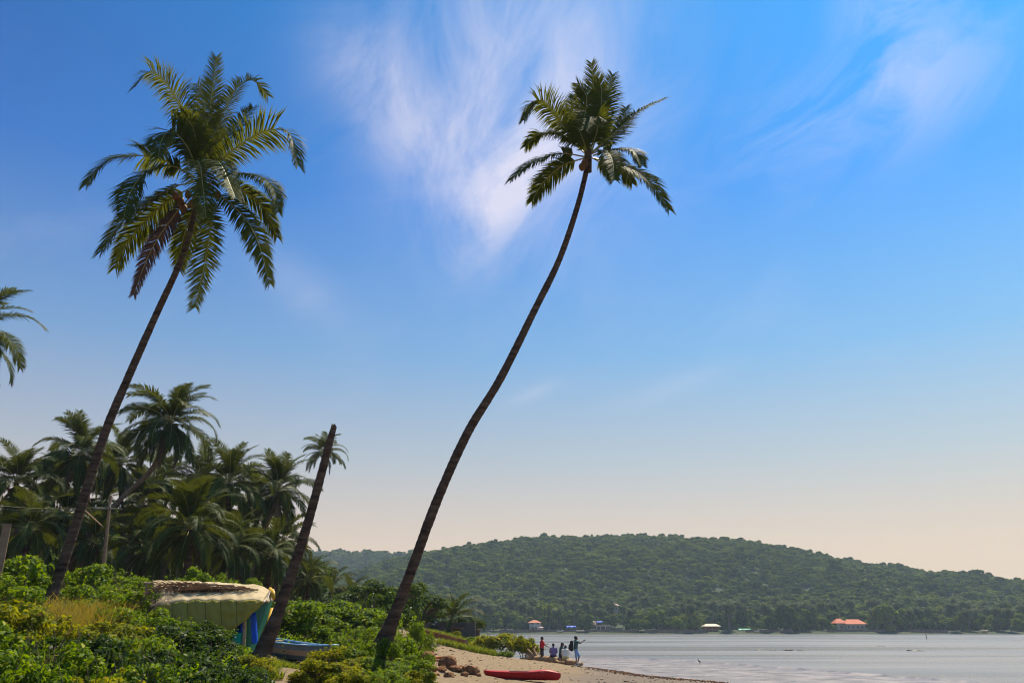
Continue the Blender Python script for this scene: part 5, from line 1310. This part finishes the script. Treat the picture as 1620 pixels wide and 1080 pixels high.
c = MB(); c.box((0, 0, 0), (0.16, 0.012, 0.078)); c.build('phone', M['phone'], None, loc=pg + (Rz @ V3((0.0, 0.585, 1.49))) * 1.04, rot=(0, 0, RIGHT - 0.1), label='phone held up by the person with the backpack', cat='phone')

# ------------------------------------------------------------------ far shore: seawall, houses
def far_ground(px, Y): 
    d = ray(px, 1000); x = d.x / d.y * Y; return V3((x, Y, hill_z(x, Y)))
def far_pt(px, off):
    """point 'off' metres behind the far waterline in the direction of px"""
    Y = 440.0
    for _ in range(6): x = ray(px, 1000).x / ray(px, 1000).y * Y; Y = far_shore_y(x) + off
    return V3((x, Y, 0))
for i, (pa, pb) in enumerate([(790, 920), (925, 1010), (1020, 1120), (1180, 1255), (1310, 1400), (1440, 1500)]):
    a, b = far_pt(pa, 4), far_pt(pb, 4)
    e = empty('seawall', (a + b) / 2, ['dark seawall below the two-storey red-roofed house', 'dark seawall below the low pink-roofed house', 'seawall right of the low pink-roofed house', 'seawall beside the green boat', 'seawall below the orange-roofed house', 'low seawall on the far right of the bay'][i], 'wall', 'seawalls of the far shore')
    nb = 10
    for k in range(nb):
        p0, p1 = far_pt(pa + (pb - pa) * k / nb, 4), far_pt(pa + (pb - pa) * (k + 1) / nb, 4); c = (p0 + p1) / 2
        mb = MB(); mb.box((c.x, c.y, 0.9 + U(-.1, .1)), ((p1 - p0).length - 0.15, 1.2, 2.6), math.atan2(p1.y - p0.y, p1.x - p0.x)); mb.shift(e.location).build('wall_section', M['seawall'], e)

def hip_roof(mb, w, d, z, h, eave, ridge=0.45, cx=0.0, cy=0.0):
    W, D = w / 2 + eave, d / 2 + eave; r = W * ridge
    mb.add([V3((cx - W, cy - D, z)), V3((cx + W, cy - D, z)), V3((cx + W, cy + D, z)), V3((cx - W, cy + D, z)), V3((cx - r, cy, z + h)), V3((cx + r, cy, z + h))],
           [(0, 1, 5, 4), (1, 2, 5), (2, 3, 4, 5), (3, 0, 4), (3, 2, 1, 0)])
def window(e, x, y, z, w, h, frame='white_paint'):
    mb = MB(); mb.box((x, y - 0.05, z), (w + 0.3, 0.12, h + 0.3)); f = mb.build('window', M[frame], e)
    mb = MB(); mb.box((x, y - 0.12, z), (w, 0.06, h)); mb.build('pane', M['dark_glass'], f)
def house_base(px, off, label, z=None):
    p = far_pt(px, off); p.z = hill_z(p.x, p.y) if z is None else z
    return empty('house', p, label, 'house', 'houses on the far shore'), p
def zat(py, p): return P(810, py, p.y).z
# A: two storeys, red hipped roof
e, p = house_base(847, 12, 'two-storey white house with red hipped roof on the far shore')
zr, ze = zat(980, p) - p.z, zat(984.5, p) - p.z
mb = MB(); mb.box((0, 3, ze / 2), (6.0, 6, ze)); mb.build('wall', M['cream_paint'], e)
mb = MB(); hip_roof(mb, 6.0, 6, ze + 0.003, zr - ze, 0.8, 0.2, -0.3, 3); mb.build('roof', M['roof_red'], e)
zf = zat(990, p) - p.z
mb = MB(); mb.box((-0.5, -0.8, zf), (5.4, 1.6, 0.25)); mb.build('balcony', M['white_paint'], e)
mb = MB(); mb.box((-0.5, -1.55, zf + 0.55), (5.4, 0.08, 0.8)); mb.build('railing', M['white_paint'], e)
for x in (-3.0, -0.6, 2.0): mb = MB(); mb.box((x, -1.45, ze / 2), (0.25, 0.25, ze - 0.01)); mb.build('column', M['white_paint'], e)
window(e, -1.6, -0.0, (zf + ze) / 2 + 0.2, 1.6, 1.2); window(e, 1.4, 0.0, (zf + ze) / 2 + 0.2, 1.2, 1.2); window(e, -1.2, 0, zf / 2, 0.9, 1.2); window(e, 0.4, 0, zf / 2, 0.9, 1.2)
mb = MB(); hip_roof(mb, 3.4, 2.2, zf - 0.6, 0.5, 0.2, 0.4, 2.4, -1.2); mb.build('porch_roof', M['roof_pink'], e)
mb = MB(); mb.box((2.4, -1.2, (zf - 0.6) / 2), (3.2, 2.0, zf - 0.62)); mb.build('porch', M['pink_paint'], e)
# B: pink house up the slope
e, p = house_base(973, 46, 'small pink house standing above the palms on the far slope')
zr, ze, zb = zat(955, p) - p.z, zat(957, p) - p.z, zat(957, p) - p.z - 4.6
mb = MB(); mb.box((0, 2.5, (ze + zb) / 2), (4.6, 5, ze - zb)); mb.build('wall', M['cream_paint'], e)
mb = MB(); hip_roof(mb, 4.6, 5, ze + .003, zr - ze + .4, 0.8, 0.3, 0, 2.5); mb.build('roof', M['roof_pink'], e)
for x in (-1.3, 0, 1.3): window(e, x, 0, ze - 1.5, 0.7, 1.2)
mb = MB(); mb.box((0.2, -0.6, ze - 3.1), (5.0, 1.2, 0.9)); mb.build('balcony', M['roof_cream'], e)
mb = MB(); mb.box((-3.4, 0.8, ze - 2.9), (2.2, 2, 1.2)); mb.build('side_wing', M['pink_paint'], e)
# C: low house with flat pinkish roof on posts
e, p = house_base(954, 9, 'low house with flat pinkish roof on white posts by the far water')
ze = zat(990, p) - p.z
mb = MB(); mb.box((0, 2.5, ze / 2), (6.4, 3.5, ze)); mb.build('wall', M['wall_grey'], e)
mb = MB(); mb.box((0, 1.8, ze + 0.25), (7.6, 6, 0.5)); mb.build('roof', M['roof_pink'], e)
for x in (-3.5, -1.2, 1.2, 3.5): mb = MB(); mb.box((x, -0.9, ze / 2), (0.35, 0.35, ze - .01)); mb.build('column', M['white_paint'], e)
window(e, -2.0, 0.74, ze * 0.5, 1.0, 1.0); window(e, 2.0, 0.74, ze * 0.5, 1.0, 1.0)
p = far_pt(940, 13); p.z = hill_z(p.x, p.y); e = empty('water_tank', p, 'little pale domed water tank left of the low pinkish house', 'water tank')
zt = zat(981.5, p) - p.z; mb = MB(); mb.tube([(0, 0, zt - 1.9), (0, 0, zt - 0.8), (0, 0, zt - 0.25), (0, 0, zt)], [1.0, 1.05, 0.8, 0.1], 14); mb.build('tank', M['roof_cream'], e)
for s in ((-.7, -.7), (.7, -.7), (.7, .7), (-.7, .7)): mb = MB(); mb.tube([(s[0], s[1], 0), (s[0], s[1], zt - 1.9)], 0.12, 6); mb.build('leg', M['concrete'], e)
# D: open shed with pale roof
e, p = house_base(1127, 8, 'open shed with pale cream roof on the far shore')
zr, ze = zat(986, p) - p.z, zat(990, p) - p.z
mb = MB(); hip_roof(mb, 7.4, 5, ze, zr - ze, 0.8, 0.55, 0, 2); mb.build('roof', M['roof_cream'], e)
mb = MB(); mb.box((0, 3.4, ze / 2), (7.0, 1.6, ze - .01)); mb.build('wall', M['laterite'], e)
for x in (-3.4, 0, 3.4): mb = MB(); mb.box((x, -0.3, ze / 2), (0.25, 0.25, ze - .01)); mb.build('post', M['wood'], e)
# F: large orange-roofed house
e, p = house_base(1349, 12, 'large cream house with bright orange hipped roofs on the far shore')
zr, ze = zat(978, p) - p.z, zat(986.5, p) - p.z
mb = MB(); mb.box((2, 4, ze / 2), (9.5, 7, ze)); mb.build('wall', M['cream_paint'], e)
mb = MB(); hip_roof(mb, 9.5, 7, ze + .003, zr - ze - 0.3, 1.0, 0.55, 2.4, 4); mb.build('roof', M['roof_orange'], e)
mb = MB(); hip_roof(mb, 4.8, 6, ze + .4, zr - ze - 0.3, 0.9, 0.3, -4.8, 5); mb.build('wing_roof', M['roof_orange'], e)
mb = MB(); mb.box((-4.8, 5, ze / 2), (4.6, 6, ze + .4)); mb.build('wing_wall', M['cream_paint'], e)
for x in (-1.6, 0.8, 3.2, 5.6): window(e, x, 0.5, ze * 0.55, 1.2, 1.4)
window(e, -4.8, 2.0, ze * 0.55, 1.3, 1.4)
for x in (-2.6, -0.4, 2.0, 4.4, 6.6): mb = MB(); mb.box((x, -0.35, ze / 2), (0.3, 0.3, ze - .01)); mb.build('column', M['white_paint'], e)
def far_tarp(px, py, w, h, off, m, label, nm='tarpaulin'):
    p = far_pt(px, off); z = zat(py, p); zg = hill_z(p.x, p.y)
    e = empty(nm, (p.x, p.y, zg), label, nm.replace('_', ' '))
    rows = [[V3(((j / 10 - .5) * w, (i / 4 - .5) * 2.5, z - zg + h * (1 - abs(i / 4 - .5) * 1.6) - 0.2 * math.sin(j * 1.3) * (i % 2))) for j in range(11)] for i in range(5)]
    mb = MB(); mb.grid(rows); o = mb.build('sheet', m, e, True); md = o.modifiers.new('t', 'SOLIDIFY'); md.thickness = 0.06
    for x in (-w / 2, w / 2):
        for y in (-1.2, 1.2): mb = MB(); mb.tube([(x, y, 0), (x, y, z - zg + 0.1)], 0.08, 5); mb.build('pole', M['wood'], e)
far_tarp(904, 993, 5.0, 1.2, 8, M['blue_sheet'], 'blue tarpaulin awning between the two-storey house and the low pinkish house')
far_tarp(949, 985, 3.2, 1.0, 16, M['blue_sheet'], 'small blue tarpaulin behind the roof of the low pinkish house')
far_tarp(1178, 997, 6.5, 1.0, 6, M['teal_bag'], 'teal green net shade by the far water right of the open shed', 'net_shade')
for px, L, lab, m1 in [(886, 3.2, 'small white boat drawn up left of the blue awning', 'white_paint'), (918, 4.5, 'pale boat drawn up right of the blue awning', 'roof_cream'), (1557, 4.5, 'small pale boat on the shore at the far right', 'roof_cream'), (1197, 3.0, 'small white boat right of the green net shade', 'white_paint')]:
    p = far_pt(px, 2); q = P(px, 1001, p.y); e = empty('boat', (p.x, p.y, hill_z(p.x, p.y) + 0.1), lab, 'boat', 'small boats at the water edge', U(-.3, .3)); rows = []
    for i in range(11):
        t = i / 10; w = L * 0.17 * (1 - abs(2 * t - 1) ** 2.6) + 0.02; r_ = L * 0.07 * abs(2 * t - 1) ** 3
        rows.append([V3(((t - .5) * L, w * a, b * L * 0.17 + r_)) for a, b in ((-1, 1), (-0.8, .35), (-0.35, 0), (0.35, 0), (0.8, .35), (1, 1), (0.6, 0.5), (-0.6, 0.5))])
    mb = MB(); mb.rings(rows); mb.build('hull', M[m1], e, True); mb = MB(); mb.box((0, 0, L * 0.13), (L * 0.1, L * 0.28, 0.08)); mb.build('thwart', M['wood'], e)

# ------------------------------------------------------------------ far trees
def far_crown(seed, R, H, count, size):
    lp = lumps_for(seed, 11, R, H, base=H * 0.15, spread=0.75)
    v, f = leaf_cloud(lp, count, size, 0.8, seed, shell=(0.85, 1.05), upb=0.15, wild=0.25, low=-0.2)
    v0, f0 = [], []
    for c, r_ in lp:                       # inner mass so the crown is not see-through
        a, b = leaf_cloud([(c, r_)], 26, R * 0.5, 0.9, seed + int(c[0] * 100) % 97, shell=(0.5, 0.75), wild=0.3); f0.append(b + sum(len(x) for x in v0)); v0.append(a)
    v0 = np.vstack(v0); f0 = np.vstack(f0)
    return fast_mesh('crown', np.vstack([v, v0]), np.vstack([f, f0 + len(v)]), M['far_leaf'])
FAR_CROWN = [far_crown(600 + k, 1.0, [1.5, 1.3, 1.7, 1.4, 1.9][k], 620, 0.20) for k in range(5)]
mb = MB(); mb.tube([(0, 0, -0.8), (0.05, 0, 0.4), (0, 0.04, 0.9)], [0.07, 0.055, 0.03], 6); FAR_TRUNK = mb.mesh('trunk', M['stem'])
def far_palm_mesh(seed):
    r = random.Random(seed); mb = MB()
    for i in range(20):
        az_ = i * 2.4 + r.uniform(-.2, .2); el0 = math.radians(75 - 115 * i / 19 + r.uniform(-8, 8)); p = V3((0, 0, 0)); a = el0; L = r.uniform(0.85, 1.1); ps = [p.copy()]
        for k in range(5): p = p + V3((math.cos(a) * math.cos(az_), math.cos(a) * math.sin(az_), math.sin(a))) * L / 5; a -= math.radians(20); ps.append(p.copy())
        s = V3((-math.sin(az_), math.cos(az_), 0))
        for k in range(5):
            for q in range(2):
                t0 = (k + q * .5) / 5; c = ps[k].lerp(ps[k + 1], q * .5); d = ps[k].lerp(ps[k + 1], q * .5 + .5) - c
                wd = 0.26 * math.sin(math.pi * min(0.95, 0.15 + t0 * 0.85)) + 0.04
                for sg in (-1, 1):
                    mb.add([c, c + d * 0.7, c + d * 1.3 + s * sg * wd - V3((0, 0, wd * r.uniform(0.5, 1.0))), c + d * 0.55 + s * sg * wd - V3((0, 0, wd * r.uniform(0.5, 1.0)))], [(0, 1, 2, 3)])
    return mb.mesh('crown', M['far_palm'])
FAR_PALM = [far_palm_mesh(70 + k) for k in range(4)]
zones = [(845, 'left of the two-storey red-roofed house'), (905, 'near the two-storey red-roofed house'), (985, 'around the low pinkish house'), (1110, 'left of the open shed with pale roof'), (1230, 'around the open shed with pale roof'), (1325, 'left of the orange-roofed house'), (1410, 'around the orange-roofed house'), (2000, 'right of the orange-roofed house')]
def zone(px): return next(z for lim, z in zones if px <= lim)
house_gaps = [(834, 862), (938, 970), (1112, 1142), (1322, 1376), (962, 986), (896, 915), (1165, 1192)]
def blocked(px, off, r_=0): return any(a - r_ < px < b + r_ for a, b in house_gaps) and off < 26
mb_t = MB(); mb_t.tube([(0, 0, -1), (0.25, 0, 4), (0.5, 0.1, 8.0)], [0.3, 0.2, 0.16], 6); PALM_T = mb_t.mesh('trunk', M['trunk_pale'])
def put_far_palm(px, off, H, s):
    p = far_pt(px, off); z = hill_z(p.x, p.y); rz = U(0, 6.28)
    e = empty('palm_tree', (p.x, p.y, z), ('distant coconut palm near the far waterline ' if off < 20 else 'distant coconut palm behind the far shore trees ' if off < 40 else 'distant coconut palm on the lower hillside ') + zone(px), 'palm tree', 'coconut palms of the far shore', rz)
    obj('trunk', PALM_T, e, scale=(1, 1, H / 8)); obj('crown', FAR_PALM[rnd.randrange(4)], e, (0.5, 0.1, H), scale=s)
cnt = 0
while cnt < 120:
    px = U(735, 1640); off = U(7, 60) ** 1.0
    if blocked(px, off, 4): continue
    put_far_palm(px, off, U(8, 13), U(3.6, 4.6)); cnt += 1
def put_far_tree(px, off, R, H):
    p = far_pt(px, off); z = hill_z(p.x, p.y); k = rnd.randrange(5)
    e = empty('tree', (p.x, p.y, z), ('distant broad tree at the far waterline ' if off < 16 else 'distant broad tree behind the far waterline ') + zone(px), 'tree', 'broad trees of the far shore', U(0, 6.28))
    obj('crown', FAR_CROWN[k], e, scale=(R, R, H / [1.5, 1.3, 1.7, 1.4, 1.9][k])); obj('trunk', FAR_TRUNK, e, scale=(R, R, H))
for px, off, R, H in [(1250, 10, 7.5, 13), (1268, 12, 6, 10), (1400, 10, 6.5, 12), (1425, 12, 5.5, 10), (1235, 12, 5, 9), (868, 22, 7.5, 14), (885, 26, 6.5, 12), (1385, 14, 5, 10), (1010, 10, 5, 8), (1040, 12, 5.5, 9), (1075, 10, 5, 8), (815, 12, 5.5, 8), (780, 12, 5, 8), (1310, 12, 4, 6)]: put_far_tree(px, off, R, H)
cnt = 0
while cnt < 90:
    px = U(735, 1640); off = U(7, 34)
    if blocked(px, off, 6): continue
    put_far_tree(px, off, U(3.0, 5.0), U(5, 9)); cnt += 1

# the wooded slopes read as one mass: instances on points, one object for each hill
def forest(name, label, pts, sizes, seed):
    me = bpy.data.meshes.new(name); me.from_pydata(pts, [], [])
    r = np.random.RandomState(seed); n_ = len(pts)
    def attr(nm, typ, data, key):
        at = me.attributes.new(nm, typ, 'POINT'); at.data.foreach_set(key, np.asarray(data).ravel())
    attr('size', 'FLOAT_VECTOR', np.array(sizes, np.float32), 'vector'); attr('turn', 'FLOAT_VECTOR', np.stack([np.zeros(n_), np.zeros(n_), r.uniform(0, 6.28, n_)], 1).astype(np.float32), 'vector')
    attr('pick', 'INT', r.randint(0, 5, n_).astype(np.int32), 'value')
    o = obj(name, me, label=label, cat='forest', kind='stuff')
    ng = bpy.data.node_groups.new(name + '_scatter', 'GeometryNodeTree')
    ng.interface.new_socket('Geometry', in_out='INPUT', socket_type='NodeSocketGeometry'); ng.interface.new_socket('Geometry', in_out='OUTPUT', socket_type='NodeSocketGeometry')
    N = ng.nodes; L = ng.links; gi = N.new('NodeGroupInput'); go = N.new('NodeGroupOutput'); jn = N.new('GeometryNodeJoinGeometry')
    def named(nm, typ):
        a = N.new('GeometryNodeInputNamedAttribute'); a.data_type = typ; a.inputs['Name'].default_value = nm; return a.outputs['Attribute']
    sz, tn, pk = named('size', 'FLOAT_VECTOR'), named('turn', 'FLOAT_VECTOR'), named('pick', 'INT')
    for k in range(5):
        src = bpy.data.objects.get('forest_crown_source_%d' % k)
        if src is None: src = bpy.data.objects.new('forest_crown_source_%d' % k, FAR_CROWN[k])
        oi = N.new('GeometryNodeObjectInfo'); oi.inputs['Object'].default_value = src; oi.inputs['As Instance'].default_value = True
        cmp_ = N.new('FunctionNodeCompare'); cmp_.data_type = 'INT'; cmp_.operation = 'EQUAL'; L.new(pk, cmp_.inputs[2]); cmp_.inputs[3].default_value = k
        ins = N.new('GeometryNodeInstanceOnPoints'); L.new(gi.outputs[0], ins.inputs['Points']); L.new(cmp_.outputs[0], ins.inputs['Selection']); L.new(oi.outputs['Geometry'], ins.inputs['Instance'])
        L.new(tn, ins.inputs['Rotation']); L.new(sz, ins.inputs['Scale']); L.new(ins.outputs[0], jn.inputs[0])
    L.new(jn.outputs[0], go.inputs[0])
    md = o.modifiers.new('scatter', 'NODES'); md.node_group = ng
    return o
def fill(fn, x0, x1, y0, y1, step, seed, smin, smax, ok=lambda x, y: True):
    r = random.Random(seed); pts, sz = [], []
    y = y0
    while y < y1:
        x = x0
        while x < x1:
            X, Y = x + r.uniform(-.5, .5) * step, y + r.uniform(-.5, .5) * step
            if ok(X, Y):
                s = r.uniform(smin, smax) * (1.5 if r.random() < 0.10 and Y < y1 - 90 else 1); pts.append((X, Y, fn(X, Y) - 0.45 * s)); sz.append((s * r.uniform(0.85, 1.25), s * r.uniform(0.85, 1.25), s * r.uniform(0.55, 1.0)))
            x += step
        y += step
    return pts, sz
scar = P(1165, 955, 560)
def hill_ok(x, y):
    d = y - far_shore_y(x)
    if d < 24: return False
    px = 810 + x / (y * (math.cos(PITCH) + 0.12)) * F_PX
    if ((x - scar.x) / 5) ** 2 + ((y - 530) / 26) ** 2 < 1: return False
    if abs(x - far_pt(973, 46).x) < 5 and d < 52: return False
    return y < RIDGE_Y + 25
pts, sz = fill(hill_z, -300, 640, 450, 790, 5.4, 5, 2.3, 4.6, hill_ok)
forest('hill_forest', 'dense green forest covering the hill across the bay', pts, sz, 1)
pts, sz = fill(far_hill_z, -500, -20, 860, 1075, 8.0, 6, 3.6, 6.0)
forest('hill_forest', 'hazy forest on the more distant ridge at the left', pts, sz, 2)
pts, sz = fill(right_hill_z, 610, 1000, 930, 1165, 10, 8, 5.0, 8.0)
forest('hill_forest', 'hazy forest on the more distant ridge at the right edge', pts, sz, 3)
xs, ys = frange(scar.x - 9, scar.x + 9, 2), frange(495, 565, 4)
terrain('bare_slope', xs, ys, lambda x, y: hill_z(x, y) + 0.6 - 2.0 * (((x - scar.x) / 8) ** 2 + ((y - 530) / 34) ** 2), M['scar_soil'])

# ------------------------------------------------------------------ small things on sand and water
r = np.random.RandomState(21); V, Fc = [], []
mb = MB()
for i in range(1100):
    px, Y = r.uniform(640, 1150), r.uniform(32, 66); p = P(px, 1050, Y)
    z = gz(p.x, p.y)
    if z < 0.05 or z > 1.6: continue
    s = r.uniform(0.012, 0.04) * (2.2 if r.rand() < 0.08 else 1)
    mb.box((p.x, p.y, z + s * 0.2), (s * r.uniform(1, 5), s * r.uniform(0.8, 1.6), s * 0.7), rot=Matrix.Rotation(r.uniform(0, 3), 3, 'Z') @ Matrix.Rotation(r.uniform(-.3, .3), 3, 'Y'))
mb.build('beach_litter', M['stem'], label='scraps of weed, husk and twigs strewn over the sand', cat='litter', kind='stuff')
mb = MB()
for i in range(1600):
    Y = r.uniform(38, 66); x = shore_x(Y) - abs(r.normal(0.9, 1.0)); z = gz(x, Y)
    if z < 0.0 or z > 0.6: continue
    s = r.uniform(0.02, 0.06); mb.box((x, Y, z + s * 0.3), (s * r.uniform(0.8, 2), s * r.uniform(0.8, 1.6), s), rot=Matrix.Rotation(r.uniform(0, 3), 3, 'Z') @ Matrix.Rotation(r.uniform(-.5, .5), 3, 'X'))
mb.build('pebbles', M['rock'], label='dark pebbles along the wet edge of the beach', cat='pebbles', kind='stuff')
for px, py, s, lab in [(1201, 1028.5, (0.5, 0.4, 0.16), 'leftmost of the dark rocks breaking the shallow water'), (1222, 1028.5, (0.35, 0.3, 0.12), 'small dark rock second from left in the shallow water'), (1244, 1028.3, (0.9, 0.5, 0.15), 'longest dark rock in the shallow water'), (1266, 1029, (0.5, 0.4, 0.14), 'dark rock right of the longest one in the shallow water'),
                       (1392, 1022, (0.7, 0.4, 0.12), 'lone dark rock far out in the bay'), (1443, 1029, (0.7, 0.5, 0.14), 'dark rock at the right in the bay'), (1460, 1029.3, (0.7, 0.3, 0.08), 'low dark rock at the far right in the bay')]:
    d = ray(px, py); t = -CAM_Z / d.z; p = V3((0, 0, CAM_Z)) + d * t
    o = rock(px, py, p.y, (s[0], s[1], s[2] * 0.8), lab, 'wet_rock', group='rocks in the shallow bay', rz=0); o.location = (p.x, p.y, 0.0)
def wader(px, py, label):
    d = ray(px, py); t = -CAM_Z / d.z; p = V3((0, 0, CAM_Z)) + d * t
    e = empty('bird', (p.x, p.y, 0), label, 'bird', None, 2.2); mb = MB()
    cap(mb, (0, -0.07, 0.22), (0, 0.08, 0.27), 0.05, 0.045); cap(mb, (0, 0.09, 0.29), (0, 0.13, 0.40), 0.022, 0.018); mb.ball((0, 0.15, 0.42), 0.028, 8, 6); cap(mb, (0, 0.17, 0.42), (0, 0.25, 0.41), 0.008, 0.003, 5); cap(mb, (0, -0.10, 0.22), (0, -0.19, 0.18), 0.03, 0.008, 6)
    for s in (-1, 1): cap(mb, (s * 0.025, 0, 0.2), (s * 0.03, 0.02, 0.10), 0.010, 0.008, 5); cap(mb, (s * 0.03, 0.02, 0.10), (s * 0.03, 0, 0.0), 0.008, 0.008, 5)
    obj('body', remeshed('body', mb, 0.008, M['cloth_dark']), e)
wader(1107, 1051, 'small dark bird standing in the shallows')
d = ray(1466, 1010.5); t = -CAM_Z / d.z; p = V3((0, 0, CAM_Z)) + d * t
e = empty('stake', (p.x, p.y, 0), 'thin dark stake standing out in the bay', 'stake'); mb = MB(); mb.tube([(0, 0, -0.5), (0.03, 0, 0.8), (0, 0, 1.7)], [0.10, 0.09, 0.07], 7); mb.build('shaft', M['wood'], e); mb = MB(); mb.box((0, 0, 1.75), (0.26, 0.18, 0.12)); mb.build('cap', M['wood'], e)

# ------------------------------------------------------------------ haze over the bay
def haze():
    mb = MB(); mb.box((150, 640, 68.0), (2400, 1900, 143.0))
    m = bpy.data.materials.new('haze_air'); m.use_nodes = True; g = G(m.node_tree); g.n.remove(g.n['Principled BSDF'])
    v = g.new('ShaderNodeVolumePrincipled'); v.inputs['Color'].default_value = (0.62, 0.80, 1.0, 1); v.inputs['Density'].default_value = HAZE; v.inputs['Anisotropy'].default_value = 0.2
    g.l.new(v.outputs[0], g.n['Material Output'].inputs['Volume'])
    mb.build('haze', m, kind='stuff', label='thin blue haze in the air over the bay', cat='haze')
HAZE = 0.00018
haze()
